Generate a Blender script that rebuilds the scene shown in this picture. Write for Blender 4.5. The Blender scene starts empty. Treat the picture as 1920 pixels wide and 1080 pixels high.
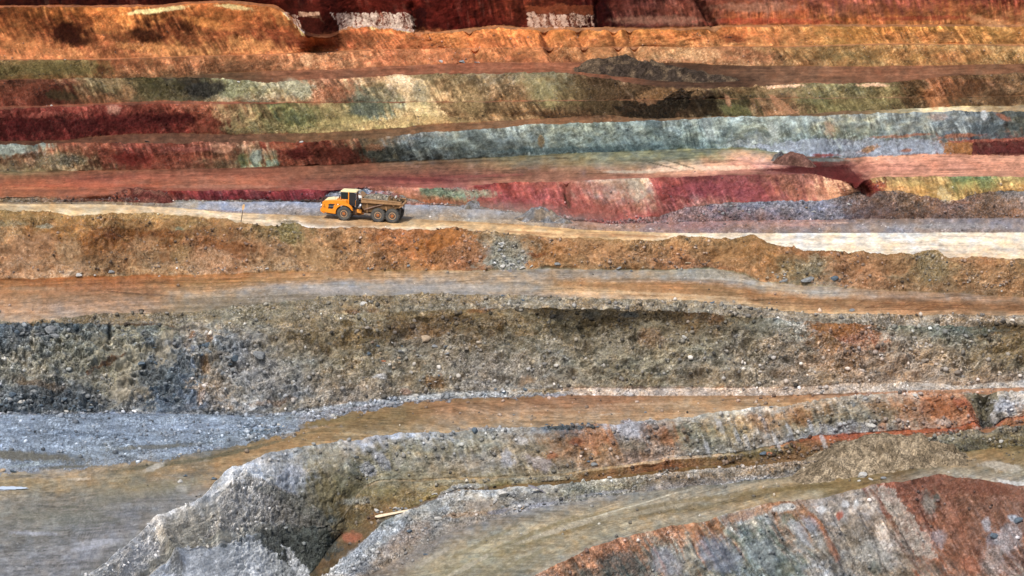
import bpy, math, random
import numpy as np
from mathutils import Vector, Matrix

# ---------------------------------------------------------------- camera, sky, sun, exposure
S = bpy.context.scene
COL = S.collection
CAM_D, PITCH, FOV = 386.0, 11.8, 20.4
cd = bpy.data.cameras.new("camera"); cam = bpy.data.objects.new("camera", cd); COL.objects.link(cam)
F = 960.0 / math.tan(math.radians(FOV) / 2)
pr = math.radians(PITCH)
dep_hr = pr - math.atan((540 - 410) / F)          # depression of the haul road by the lorry
CAM_H = CAM_D * math.tan(dep_hr)
C = np.array([0.0, -CAM_D, CAM_H])
cam.location = C
cam.rotation_euler = (math.pi / 2 - pr, 0, 0)
cd.angle = math.radians(FOV); cd.clip_start = 1.0; cd.clip_end = 5000
S.camera = cam
SUN_EL, SUN_AZ = 54.0, 204.0                      # azimuth clockwise from +Y
W = bpy.data.worlds.new("World"); S.world = W; W.use_nodes = True
nt = W.node_tree
sky = nt.nodes.new("ShaderNodeTexSky"); sky.sky_type = 'NISHITA'; sky.sun_disc = False
sky.sun_elevation = math.radians(SUN_EL); sky.sun_rotation = math.radians(SUN_AZ)
sky.dust_density = 3.0
nt.links.new(sky.outputs[0], nt.nodes["Background"].inputs[0])
nt.nodes["Background"].inputs[1].default_value = 0.14
ld = bpy.data.lights.new("sun", 'SUN'); ld.energy = 3.1; ld.angle = math.radians(3.0); ld.color = (1.0, 0.94, 0.86)
sun = bpy.data.objects.new("sun", ld); COL.objects.link(sun)
_a, _e = math.radians(SUN_AZ), math.radians(SUN_EL)
sdir = Vector((math.sin(_a) * math.cos(_e), math.cos(_a) * math.cos(_e), math.sin(_e)))
sun.rotation_euler = sdir.to_track_quat('Z', 'Y').to_euler()
S.view_settings.view_transform = 'Standard'; S.view_settings.look = 'None'
S.view_settings.gamma = 1.0; S.view_settings.exposure = 0.22
KF, KW = 0.74, 0.74                               # real albedo per displayed colour: level ground, faces

# ---------------------------------------------------------------- helpers
def vn(x, y, seed=0):
    x = np.asarray(x, dtype=np.float64); y = np.asarray(y, dtype=np.float64)
    xi = np.floor(x); yi = np.floor(y); fx = x - xi; fy = y - yi
    fx = fx * fx * (3 - 2 * fx); fy = fy * fy * (3 - 2 * fy)
    xi = xi.astype(np.int64); yi = yi.astype(np.int64)
    def h(a, b):
        n = (a * 374761393 + b * 668265263 + seed * 1442695041) & 0xffffffff
        n = ((n ^ (n >> 13)) * 1274126177) & 0xffffffff
        n = ((n ^ (n >> 16)) * 2246822519) & 0xffffffff
        return ((n ^ (n >> 15)) & 0xffff) / 65535.0
    a = h(xi, yi); b = h(xi + 1, yi); c = h(xi, yi + 1); d = h(xi + 1, yi + 1)
    return (a + (b - a) * fx) * (1 - fy) + (c + (d - c) * fx) * fy
def fbm(x, y, seed=0, o=4, g=0.55):
    s = 0; a = 1.0; t = 0
    for i in range(o):
        s = s + a * vn(x * 2 ** i + 17.3 * i, y * 2 ** i - 9.1 * i, seed + i); t += a; a *= g
    return s / t
def cells(x, y, seed=0):
    """stone-like cells: (distance to the nearest seed, random number of that cell)"""
    xi = np.floor(x); yi = np.floor(y)
    best = np.full(np.shape(x), 9.0); rid = np.zeros(np.shape(x))
    def h(a, b, s):
        n = (a.astype(np.int64) * 374761393 + b.astype(np.int64) * 668265263 + (seed + s) * 974634777) & 0xffffffff
        n = ((n ^ (n >> 13)) * 1274126177) & 0xffffffff
        n = ((n ^ (n >> 16)) * 2246822519) & 0xffffffff
        return ((n ^ (n >> 15)) & 0xffff) / 65535.0
    for dx in (-1, 0, 1):
        for dy in (-1, 0, 1):
            a = xi + dx; b = yi + dy
            px = a + h(a, b, 1); py = b + h(a, b, 2); r = h(a, b, 3)
            d = np.hypot(x - px, y - py); m = d < best
            best = np.where(m, d, best); rid = np.where(m, r, rid)
    return best, rid
def facets(x, y, seed=0):
    """tilted broken faces: a height that is planar inside each cell"""
    xi = np.floor(x); yi = np.floor(y); best = np.full(np.shape(x), 9.0); out = np.zeros(np.shape(x))
    def h(a, b, s):
        n = (a.astype(np.int64) * 374761393 + b.astype(np.int64) * 668265263 + (seed + s) * 974634777) & 0xffffffff
        n = ((n ^ (n >> 13)) * 1274126177) & 0xffffffff
        n = ((n ^ (n >> 16)) * 2246822519) & 0xffffffff
        return ((n ^ (n >> 15)) & 0xffff) / 65535.0
    for dx in (-1, 0, 1):
        for dy in (-1, 0, 1):
            a = xi + dx; b = yi + dy; u = x - a - h(a, b, 1); v = y - b - h(a, b, 2); d = np.abs(u) + np.abs(v) * .9
            m = d < best; best = np.where(m, d, best); out = np.where(m, (h(a, b, 3) - .5) * 2 * u + (h(a, b, 4) - .5) * 2 * v + (h(a, b, 5) - .5) * .8, out)
    return out
def sm(a, b, x):
    t = np.clip((x - a) / (b - a), 0, 1); return t * t * (3 - 2 * t)
def lin(h):
    c = np.array([int(h[i:i + 2], 16) / 255 for i in (0, 2, 4)])
    return np.where(c < 0.04045, c / 12.92, ((c + 0.055) / 1.055) ** 2.4)
def tag(o, label=None, cat=None, group=None, kind=None):
    if label: o["label"] = label
    if cat: o["category"] = cat
    if group: o["group"] = group
    if kind: o["kind"] = kind
    return o
R_ = np.array([1.0, 0, 0]); FW = np.array([0, math.cos(pr), -math.sin(pr)]); UP = np.array([0, math.sin(pr), math.cos(pr)])
def rays(px, py):
    px = np.asarray(px, float); py = np.asarray(py, float)
    return FW + ((px - 960) / F)[..., None] * R_ + ((540 - py) / F)[..., None] * UP
def on_z(px, py, z):
    d = rays(px, py); t = (z - C[2]) / d[..., 2]
    return C + d * t[..., None]
def on_slope(px, py, P, deg):
    m = np.tan(np.radians(deg)); d = rays(px, py)
    t = (m * (C[1] - P[..., 1]) - (C[2] - P[..., 2])) / (d[..., 2] - m * d[..., 1])
    return C + d * t[..., None]
def on_y(px, py, Y):
    d = rays(px, py); t = (Y - C[1]) / d[..., 1]
    return C + d * t[..., None]
def project(P):
    q = P - C; w = q @ FW
    return 960 + F * (q @ R_) / w, 540 - F * (q @ UP) / w

# ---------------------------------------------------------------- the edges of the benches: crests and toes
xs = np.concatenate([np.arange(-520, -24, 9.0), np.arange(-24, 1944, 1.55), np.arange(1944, 2440, 9.0)])
NX = len(xs)
def L(pts, jag=0.0, seed=1, fine=13.0):
    p = np.array(pts, float)
    y = np.interp(xs, p[:, 0], p[:, 1])
    k = np.exp(-0.5 * (np.arange(-12, 13) / 4.0) ** 2); k /= k.sum()
    y = np.convolve(np.pad(y, 12, mode='edge'), k, mode='valid')
    if jag:
        n = fbm(xs / fine, xs * 0 + seed * 7.7, seed, 4, 0.62) - 0.5 + 0.6 * (fbm(xs / 45.0, xs * 0 + seed, seed + 9, 2) - 0.5)
        y = y + jag * 2.6 * n
    return y
def gsm(a, px_sigma):
    k = int(px_sigma / 1.55); w = np.exp(-0.5 * (np.arange(-3 * k, 3 * k + 1) / k) ** 2); w /= w.sum()
    u = np.arange(-520, 2440, 1.55); b = np.interp(u, xs, a)
    b = np.convolve(np.pad(b, 3 * k, mode='edge'), w, mode='valid')
    return np.interp(xs, u, b)
LN = {}
def soft(P, key, s=14):
    """the edge runs smoothly in plan; its raggedness is height"""
    Y = gsm(on_z(xs, gsm(LN[key], 7), P[:, 2])[:, 1], s)
    return on_y(xs, LN[key], Y)
LN['C9'] = L([(0, -62), (900, -60), (1920, -55)], 3, 1)
LN['T9'] = L([(0, 11), (300, 9), (345, 3), (433, 1), (520, 10), (545, 30), (575, 62), (620, 66), (650, 50), (700, 46), (760, 54), (820, 60), (873, 54), (923, 48), (973, 51), (1280, 53), (1347, 48), (1480, 46), (1920, 46)], 1.0, 2)
LN['C8'] = L([(0, 14), (300, 13), (350, 7), (433, 4), (520, 15), (545, 38), (575, 68), (620, 71), (650, 54), (700, 50), (760, 58), (820, 64), (873, 59), (923, 53), (973, 56), (1280, 57), (1347, 52), (1480, 50), (1920, 50)], 1.3, 3)
LN['T8'] = L([(0, 111), (200, 110), (333, 106), (500, 101), (640, 94.5), (740, 92), (900, 90), (1280, 87), (1480, 86), (1647, 81), (1920, 83)], 0.5, 4)
LN['C7'] = L([(0, 113), (200, 112), (333, 108), (500, 103.5), (640, 97), (740, 92.6), (900, 90.5), (1180, 87.6), (1280, 89), (1480, 89), (1647, 83.5), (1920, 86)], 0.6, 5)
LN['T7'] = L([(0, 150), (333, 145), (400, 138), (500, 133), (640, 130), (740, 123), (940, 117), (1073, 117), (1280, 118), (1380, 123), (1580, 125), (1747, 123), (1920, 120)], 0.9, 6)
LN['C6'] = L([(0, 152), (200, 146), (400, 147), (500, 157), (567, 150), (640, 148), (740, 142), (940, 138), (1040, 136), (1107, 143), (1200, 160), (1280, 167), (1447, 162), (1480, 158), (1680, 155), (1780, 143), (1920, 138)], 1.3, 7)
LN['T6'] = L([(0, 200), (100, 199), (200, 194), (300, 190), (433, 192), (500, 192.5), (640, 193), (1920, 180)], 0.6, 8)
LN['C5'] = L([(0, 204), (200, 198), (300, 195), (433, 195), (500, 194), (640, 193.4), (1920, 180.4)], 0.9, 9)
LN['T5'] = L([(0, 265), (133, 263), (200, 254), (300, 249), (433, 252), (640, 248), (740, 240), (873, 230), (1007, 223), (1150, 216), (1207, 223), (1280, 221), (1493, 215), (1580, 209), (1713, 204), (1813, 199), (1920, 197)], 1.2, 10)
LN['C4'] = L([(0, 272), (200, 268), (400, 267), (567, 267), (640, 263), (740, 257), (807, 248), (940, 242), (1007, 233), (1107, 230), (1280, 224), (1347, 220), (1547, 217), (1647, 212), (1780, 210), (1920, 210)], 1.2, 11)
LN['T4'] = L([(0, 323), (167, 320), (333, 318), (500, 313), (640, 309), (773, 302), (940, 295), (1073, 288), (1280, 280), (1397, 277), (1480, 290), (1520, 295), (1580, 297), (1747, 290), (1920, 290)], 1.0, 12)
LN['C3'] = L([(0, 369), (100, 368), (210, 365), (240, 353), (300, 358), (500, 357), (633, 356), (700, 350), (740, 350), (800, 353), (867, 350), (940, 343), (1007, 342), (1107, 338), (1207, 333), (1280, 332), (1380, 328), (1520, 325), (1560, 336), (1605, 344), (1640, 332), (1780, 330), (1920, 332)], 1.0, 13)
LN['RC'] = L([(0, 373), (60, 370), (110, 374), (250, 371), (300, 375), (600, 375), (622, 357), (640, 349), (662, 345), (684, 349), (700, 361), (720, 357), (740, 359), (760, 370), (800, 380), (900, 388), (1050, 408), (1150, 416), (1240, 404), (1290, 388), (1350, 383), (1400, 379), (1480, 377), (1540, 376), (1570, 370), (1612, 357), (1650, 360), (1680, 357), (1740, 368), (1790, 380), (1830, 362), (1880, 357), (1920, 359)], 2.2, 14, 7)
LN['T3'] = L([(0, 379), (200, 379), (367, 378), (633, 379), (767, 383), (840, 386), (957, 398), (1050, 411), (1140, 420), (1280, 417), (1500, 413), (1920, 409)], 0.9, 15)
LN['CR'] = L([(0, 382), (200, 383), (333, 390), (433, 399), (560, 404), (620, 406), (740, 410), (973, 421), (1073, 430), (1273, 438), (1920, 437)], 0.5, 16)
LN['BC'] = L([(0, 398), (60, 399), (110, 402), (123, 407), (150, 408), (200, 404), (283, 402), (367, 408), (430, 412), (450, 422), (500, 423), (515, 424), (530, 419), (547, 417), (565, 420), (590, 429), (600, 430), (673, 429), (700, 432), (773, 433), (800, 433), (837, 428), (873, 433), (940, 438), (1007, 446), (1073, 447), (1140, 452), (1223, 453), (1263, 443), (1300, 442), (1330, 447), (1382, 448), (1398, 441), (1407, 439), (1418, 445), (1432, 455), (1447, 463), (1493, 470), (1553, 473), (1663, 478), (1708, 480), (1722, 476), (1736, 469), (1748, 467), (1762, 472), (1778, 484), (1800, 485), (1827, 482), (1913, 490)], 1.9, 17, 10)
LN['TW2'] = L([(0, 524), (133, 522), (250, 517), (333, 518), (467, 512), (640, 509), (923, 507), (1040, 503), (1207, 508), (1280, 505), (1330, 502), (1390, 513), (1423, 527), (1493, 533), (1580, 540), (1680, 545), (1780, 548), (1920, 557)], 1.4, 18)
LN['CW'] = L([(0, 604), (67, 603), (110, 597), (200, 588), (300, 587), (380, 584), (450, 574), (560, 564), (640, 554), (700, 556), (780, 551), (900, 553), (1000, 555), (1080, 557), (1280, 563), (1397, 573), (1513, 587), (1613, 589), (1920, 591)], 1.6, 19)
LN['CW2'] = L([(0, 608), (300, 609), (350, 606), (450, 603), (640, 590), (800, 585), (980, 580), (1280, 586), (1493, 603), (1613, 612), (1780, 613), (1920, 612)], 1.6, 20, 14)
LN['TB'] = L([(0, 776), (200, 773), (500, 777), (560, 772), (640, 758), (800, 739), (1000, 730), (1040, 731), (1070, 728), (1280, 728), (1480, 727), (1580, 720), (1713, 716), (1813, 723), (1920, 712)], 1.2, 21)
LN['RB'] = L([(0, 778), (200, 775), (500, 779), (560, 775), (640, 766), (800, 750), (1000, 742), (1040, 738), (1070, 742), (1280, 743), (1480, 742), (1613, 737), (1713, 733), (1920, 727)], 0.8, 22)
LN['C1'] = L([(0, 1100), (120, 1098), (160, 1082), (200, 1055), (230, 1028), (262, 1003), (275, 984), (320, 960), (350, 948), (385, 928), (402, 903), (430, 888), (460, 870), (500, 850), (515, 844), (560, 840), (640, 829), (750, 815), (830, 811), (900, 806), (1020, 800), (1100, 797), (1180, 795), (1280, 783), (1363, 772), (1437, 763), (1467, 763), (1513, 752), (1613, 742), (1680, 739), (1797, 738), (1867, 737), (1920, 734)], 2.0, 23)
LN['L1'] = L([(0, 1106), (130, 1104), (280, 1078), (333, 1030), (433, 1018), (473, 998), (560, 992), (610, 1000), (630, 985), (680, 912), (707, 901), (853, 897), (970, 893), (1050, 889), (1123, 877), (1280, 856), (1380, 850), (1447, 837), (1513, 820), (1570, 815), (1680, 808), (1780, 803), (1830, 798), (1853, 800), (1920, 779)], 1.2, 24)
LN['L1'] += 16 * (fbm(xs / 40, xs * 0, 77, 4, .7) - .5) * sm(680, 600, xs)
LN['L1b'] = LN['L1'] + L([(0, 3), (600, 3), (700, 4), (1050, 4), (1300, 5), (1500, 6), (1560, 9), (1700, 7), (1920, 5)], 0.2, 25)
LN['TW1'] = L([(0, 1122), (300, 1119), (560, 1100), (600, 1056), (620, 1022), (640, 1001), (700, 975), (760, 957), (800, 938), (857, 918), (923, 913), (1007, 905), (1123, 897), (1280, 877), (1413, 867), (1527, 857), (1600, 845), (1680, 825), (1747, 813), (1813, 806), (1920, 792)], 0.5, 26)
LN['B1'] = L([(0, 1130), (520, 1122), (600, 1084), (640, 1053), (680, 1018), (720, 976), (783, 950), (823, 934), (857, 922), (923, 918), (960, 913), (1007, 911), (1073, 904), (1140, 898), (1273, 883), (1347, 877), (1413, 872), (1527, 863), (1600, 850), (1680, 830), (1747, 818), (1813, 810), (1920, 798)], 1.9, 27)
LN['B1t'] = L([(0, 1140), (560, 1135), (673, 1092), (740, 1050), (840, 1000), (923, 973), (1023, 950), (1140, 930), (1280, 914), (1380, 905), (1540, 887), (1600, 875), (1700, 860), (1800, 848), (1920, 836)], 1.2, 28)
LN['C0'] = L([(0, 1150), (850, 1145), (990, 1084), (1023, 1070), (1107, 1028), (1173, 1007), (1223, 993), (1280, 984), (1313, 980), (1413, 950), (1467, 940), (1547, 933), (1613, 916), (1647, 908), (1697, 904), (1757, 889), (1813, 894), (1873, 905), (1920, 913)], 1.2, 29)
LN['Z0'] = L([(0, 1235), (1920, 1235)])
# keep the order of the edges, top of the photo to its foot
order = ['C9', 'T9', 'C8', 'T8', 'C7', 'T7', 'C6', 'T6', 'C5', 'T5', 'C4', 'T4', 'C3', 'RC', 'T3', 'CR', 'BC', 'TW2', 'CW', 'CW2', 'TB', 'RB', 'C1', 'L1', 'L1b', 'TW1', 'B1', 'B1t', 'C0', 'Z0']
for a, b in zip(order[:-1], order[1:]):
    LN[b] = np.maximum(LN[b], LN[a] + 0.35)

# ---------------------------------------------------------------- march outwards from the haul road, level by level
X0 = on_z(xs, LN['CR'], xs * 0)[:, 0]
zHR = -0.022 * X0 - 0.42
bands = []          # top (far) to bottom (near): dict(name, P rows bottom->top, kind)
PT = {}             # 3D edge points
ZF = {}
def bermh(base, thick, seed, amp=0.5):
    n = fbm(xs / 16.0, xs * 0 + seed, seed, 3) - 0.5
    return np.maximum(base * (1 + amp * 2 * n), 0.02) * sm(0.5, 3.5, thick) + 0.01
up = [('W3', [('T3', 'RC', 34), ('RC', 'C3', 50)], 'F3', 'T4', 0.30), ('W4', [('T4', 'C4', 52)], 'F4', 'T5', 0.55), ('W5', [('T5', 'C5', 48)], 'F5', 'T6', 0.3),
      ('W6', [('T6', 'C6', 46)], 'F6', 'T7', 0.35), ('W7', [('T7', 'C7', 48)], 'F7', 'T8', 0.2), ('W8', [('T8', 'C8', 50)], 'F8', 'T9', 0.3), ('W9', [('T9', 'C9', 62)], None, None, 0)]
stackup = []        # entries from the haul road upwards: (bandname, kind, lowerPts, upperPts)
z = zHR
PT['CR'] = on_z(xs, LN['CR'], zHR)
P0 = soft(on_z(xs, LN['T3'], zHR), 'T3'); stackup.append(('GA', 'flat', PT['CR'], P0))
for wname, segs, fname, tline, bh in up:
    P = P0
    for k, (a, b, sl) in enumerate(segs):
        Q = on_slope(xs, gsm(LN[b], 6), P, sl); Q = soft(np.stack([Q[:, 0], Q[:, 1], gsm(Q[:, 2], 14)], 1), b)
        if k == len(segs) - 1 and fname:
            bm_ = bermh(bh, LN[b] - LN[tline], len(stackup) + 40)
            zn = gsm(Q[:, 2], 42) - bh
            zn = np.maximum(zn, P[:, 2] * 0 + gsm(P0[:, 2], 20) + 0.05)
            Q = soft(on_z(xs, LN[b], zn + gsm(bm_, 14)), b); Q[:, 2] = np.maximum(Q[:, 2], zn + .01); bm_ = Q[:, 2] - zn
        stackup.append((wname if k == len(segs) - 1 else 'RBL', 'wall', P, Q)); P = Q
    if fname:
        back = P + np.stack([0 * xs, 1.25 * bm_, -bm_], 1)
        res = on_z(xs, LN[segs[-1][1]] - 0.05, zn)
        res[:, 1] = np.maximum(res[:, 1], back[:, 1] + 0.02)
        stackup.append(('_' + fname, 'back', P, back)); stackup.append(('_' + fname, 'hid', back, res))
        P0 = soft(on_z(xs, LN[tline], zn), tline); P0[:, 1] = np.maximum(P0[:, 1], res[:, 1] + 0.02)
        stackup.append((fname, 'flat', res, P0)); ZF[fname] = zn
# beyond the top crest: rising plateau
far = P + np.stack([0 * xs, 0 * xs + 60, 0 * xs + 8], 1); stackup.append(('PL', 'hid', P, far))
dn = [('HR', 'BC', 1.15, [('BC', 'TW2', 42, 'W2')]),
      ('F1', 'CW', 0.30, [('CW', 'CW2', 33, 'CWa'), ('CW2', 'TB', 47, 'W1a'), ('TB', 'RB', 30, 'TBS')]),
      ('F2', 'C1', 0.55, [('C1', 'L1', 50, 'W1'), ('L1', 'L1b', 14, 'LG'), ('L1b', 'TW1', 48, 'W1b')]),
      ('G0', 'B1', 0.75, [('B1', 'B1t', 33, 'B1')]),
      ('R1', 'C0', 0.30, [('C0', 'Z0', 50, 'W0')])]
stackdn = []
z = zHR; Pf = PT['CR']
for fname, cl, bh, segs in dn:
    th = {'HR': 9 + 0 * xs, 'F1': 9 + 0 * xs, 'F2': LN['C1'] - LN['RB'], 'G0': LN['B1'] - LN['TW1'] + 1.5, 'R1': LN['C0'] - LN['B1t']}[fname]
    bm_ = bermh(bh, th, 70 + len(stackdn), 0.6)
    crest = soft(on_z(xs, LN[cl], z + gsm(bm_, 14)), cl); bm_ = np.maximum(crest[:, 2] - z, .01)
    res = on_z(xs, LN[cl] - 0.05, z); res[:, 1] = np.minimum(res[:, 1], Pf[:, 1] - 0.02)
    back = crest + np.stack([0 * xs, 1.25 * bm_, -bm_], 1); back[:, 1] = np.minimum(back[:, 1], res[:, 1] - 0.01)
    crest[:, 1] = np.minimum(crest[:, 1], back[:, 1] - 0.01)
    stackdn += [(fname, 'flat', res, Pf), ('_' + fname, 'hid', back, res), ('_' + fname, 'back', crest, back)]
    P = crest
    for k, (a, b, sl, nm) in enumerate(segs):
        if nm == 'W1': sl = np.interp(xs, [430, 700], [34, 52])
        if nm == 'W1b': sl = np.interp(xs, [560, 700], [40, 46])
        Q = on_slope(xs, gsm(LN[b], 6), np.stack([P[:, 0], gsm(P[:, 1], 8), gsm(P[:, 2], 14)], 1), sl); Q = soft(np.stack([Q[:, 0], Q[:, 1], gsm(Q[:, 2], 14)], 1), b)
        if k == len(segs) - 1:
            zn = gsm(Q[:, 2], 30); zn = np.minimum(zn, gsm(P[:, 2], 12) - 0.05)
            Q = soft(on_z(xs, LN[b], zn), b)
        stackdn.append((nm, 'wall', Q, P)); P = Q
    z = zn; Pf = P; ZF[fname + 'n'] = zn
near = P + np.stack([0 * xs, 0 * xs - 60, 0 * xs - 0.5], 1); stackdn.append(('N0', 'hid', near, P))
stack = stackdn[::-1] + stackup                 # bottom (near) to top (far); each (name, kind, lower pts, upper pts)
rows = []; rinfo = []                           # every row of the sheet once
seg_rows = []
for name, kind, lo, hi in stack:
    plo = project(lo)[1]; phi = project(hi)[1]
    core = (xs > -20) & (xs < 1940)
    t = np.max((plo - phi)[core])
    if kind in ('flat', 'wall'): n = int(max(2, min(150, t / 1.55)))
    elif kind == 'back': n = 3
    else: n = 2 if name in ('PL', 'N0') else 4
    r0 = len(rows) - 1 if rows else 0
    for k in range(0 if not rows else 1, n + 1):
        rows.append(lo + (hi - lo) * (k / n)); rinfo.append((name, kind, k / n))
    seg_rows.append((name, kind, r0, len(rows) - 1))
G = np.array(rows); NR = len(G)
PXg, PYg = project(G)
print('grid', NR, NX, NR * NX)
for k_ in ('F3', 'F4', 'F6', 'F8'): print(k_, ZF[k_][::300].round(1))
for k_ in ('HRn', 'F1n', 'F2n', 'R1n'): print(k_, ZF[k_][::300].round(1))
# ---------------------------------------------------------------- what each band is made of (pigments of rock, clay and gravel, with some light and shade painted in)
# stop: x, colours from the top of the band to its foot
T = {}
T['W9'] = '0 4a180c 4a180c 401408|400 501a0c 50180a|640 702010 6b1c0a|850 641808 5e1206|1000 7a3414 6a2410|1110 501008 400a06|1200 5a1c18 7a4440|1300 702a20 824a40|1400 8e5148 92554a a85a28|1600 9a5a50 96504a b06828|1800 8e4c3c 8c4434 b07034|1920 903420 8c3c28 b87a48'
T['F8'] = '0 b87048|900 c08050|1920 b87c4c'
T['W8'] = '0 5a2a14 8a4c24 a05e2c c06e30|120 8c5020 6a3014 a85824 c8783a|220 c8742c b86828 8a4420 b0642e|330 b86c34 6a3016 8e4a20 cf8038|430 c06a2c b06024 a05020 cf8038|530 b06a3a 9a4c1c 7a3012 c8763a|660 b86024 a04c20 a85a28|760 b86828 b06028 b5602a|850 d0762c c86e28 c06824|1000 c8721f c8701e c67030|1200 cc7a26 b96a28 b4713c|1380 a86430 b4662e b87a55|1480 a87050 a86a40 b07448|1600 a06a38 b07030 b07838|1700 b07838 a86830 a87040|1920 b07a44 a87038'
T['F7'] = '0 c0743a|900 c47a40|1920 c08048'
T['W7'] = '0 8a6438 6f5a30 7a5a30|150 7c6438 786034 84582c|250 a8602c 9c5a30 8a5a38|450 b8703c a06038 8c5a44|600 c07850 b87450 b07050|800 c87038 c06a30 b86430|950 c07030 b86a2c b0602a|1280 c08058 c08860 b87a60|1400 a8684a a8684a b07a5c|1500 a8784a 8a6840 a07048|1600 a07040 94703c a87a48|1750 b0804c a86c30 a8743c|1920 b08458 a47840 a0703c'
T['F6'] = '0 8a5038|400 84603f|640 a86844|900 b0653c|1080 b56a3e|1300 6a4a36|1500 9a6a4a|1700 a86a44|1920 a06840'
T['W6'] = '0 6b3a22 7a3a1c 8a3c20|100 7f4a2c 6a3018 5e2a16|200 8a7a58 75623c 8a5a30|300 4c4a2c 5c5232 6c6040|370 4a4232 3c3a34 5a5440|450 8a8a68 7f8060 96866a|560 a09a80 a8a488 a58a6a|620 c08058 a06038 8a6048|700 b08a60 8a8060 707060|750 d0b890 b8a080 98906c|800 90805c a5906a b89a68|850 8f7c58 94784c 8c7048|950 968668 8f7450 88683c|1050 8a8468 7f7250 7c6840|1130 6a5034 5e4a30 5a4028|1250 5a4430 6a5034 604832|1320 70583c 5c4834 4a3a2a|1380 8a7048 6a5c3c 5a5036|1450 9a8058 8a7a5a 8a6a4a|1550 7e7a58 8a8460 80744e|1650 80744e 7c7048 7a6a42|1720 8a6438 8a6030|1760 a0602c b06c30|1820 8a6030 7a5030 7a5a3a|1920 8a6a42 80603c'
T['F5'] = '0 a85c3c|1920 a87850'
T['W5'] = '0 9a3a30 701818 6a1c1c|100 a03a2c 5c1414 78201c|200 a8463a 701a18 7a2018|300 a04830 5e1818 8a2c1c|400 a85c3c 8a3a20 7a3a20|450 9a6a40 a08a60 8a6a40|560 6f6a48 66704e 8a8058|640 a89060 80785a a08a58|700 6c6a50 788070 b0985a|760 90866c b89c70 c0a468|800 a8945c c8b078 b89450|850 98784c 8c683c a08450|950 8a6c48 7c6038 a07c50|1050 7c6c48 6a5030 6c5030|1130 5a4a30 5a4028|1250 403026 4c3828|1320 3c3024 50402c|1380 5a5036 605c40|1450 8a6a4a a87c5c|1550 80744e 787048|1650 7a6a42 7c6c48|1720 8a6030 80603c|1760 b06c30 a86830|1820 7a5a3a 80603c|1920 80603c 8a6844'
T['F4'] = '0 7a4a30|200 845036|400 8a5a40|640 8a6440|900 a07048|1100 9a6a40|1280 8a6a48|1580 8a6a48|1690 b09c70|1730 f0d8a8|1800 ecd4a4|1840 a89470|1920 a08a68'
T['W4'] = '0 90a090 7a5a40 8a7a5c|60 9aa08c 8a5a3c 8a7450|120 a85a3c 8a6a48 9a8464|200 b06040 8c3a20 7a5a44|250 9a4a38 8a2410 8c3c20|330 a8503c a04628 8a4a30|430 b06a50 8a5030 7a5a3c|480 c08a6a 9a8464 809070|520 b0502c 8a3418 9a4a28|600 8a3a20 7a3018 803820|660 9a6040 6a3020 70301c|700 8a6a4a 5e5440 4a4a40|800 90908a 6f7a74 5c605a|880 a0b0a8 7a8a84 66706a|960 a0a898 7e8c88 6a7874|1100 9aaa98 86968c 5c7674|1280 a0b0a8 86988e 6e8a86|1450 a8b8b0 8c9c90 a0b0c0|1600 a8a898 8c9a86 9aa8bc|1740 a8b0a8 8c9894 98a8bc|1780 a4aca8 7a868a b06a28|1850 6f7c84 6a787c 843430|1920 747e7a 606a66 8a3028'
T['F3'] = '0 90785c a85a3c c06c48 9c5c40|200 9a5a40 a85040 b86448 a05844|400 9c5844 b8624a b86a50 9c5244|640 9c5c48 a0604c 905048 a85a50|800 7c6254 966054 8a3c40 b0645c|1000 7c7464 8c7462 94605a b07468|1200 868674 908878 a88478 b0685c|1280 8a8c7c 8a8c7c e8b8a8 b87060|1400 868878 e0a898 d88c80 b06a58|1500 6c6864 6a4440 702c28 a05048|1560 8c6c68 7a2c28 7a2420 7c2018|1620 e89a80 d08070 803028 8a2c20|1660 f0a488 e89480 e08a74 e09074|1750 e89a80 e08c74 e4967c|1920 e09478 dc8c70 d08a70'
T['W3'] = '0 a87058 8a6448|220 8c4c38 8c4430|240 6a2418 7a3a2c|300 702018 70403a|400 8a3438 702028 582024|620 8a2c34 782830 602024|700 a05a4c 9a5a48|760 b07060 9a6040|820 70806c a05a38|870 a0645c 708070 9a5a40|900 8a3438 a04a40 a85a40|940 9a3c34 a04848 8a5a50|1050 b05a50 a04a48 8a4a44|1150 b09084 a86a60 a04a44|1200 b8a090 b08478 904440|1260 a04840 98403c 9c5450|1300 8a3c3c 9a464c a06a60|1400 8c4444 98484e|1500 a8604a a85c50|1535 a85c48 c88468|1565 e8ac8c d89470|1600 a05040 c08060|1615 7a2018 7a2820|1638 8a2c20 a86038|1655 d0a060 c88a50|1750 c09858 c8944c|1840 7a8a58 b88848|1920 c0a060 b88040'
T['RBL'] = '0 8c7458 7c6c54|240 7c4a38|330 8c8478|600 604840|640 8c909c 7c8494|680 8a8c94 6a6c74|720 9a6050 6c707c|780 7c7c70 a05838|860 808478 a06848|950 a89488|1100 a05048|1280 9a7a74 8c6c68|1400 80808a 7a6060|1540 80808c 6c6870|1640 7a6050 5c4a48|1700 8a6c50 604a40|1800 96705c 6c5448|1850 7c6450 7a5c48|1920 7a7878 8a6448'
T['GA'] = '0 8c7658 a88c68|250 9a8468|370 a8a49c|400 a8acb8|600 a4a8b4 a8947c|760 a0a0a4 b09c80|900 a8a8ac b8a88c|1000 a8a29a b8a080|1100 b08a78 b09074|1300 a88078 a8887c|1450 a8847c 988a80|1700 8c7c74 a09690 9a8c84|1920 94847c a0989a 988a80'
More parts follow.
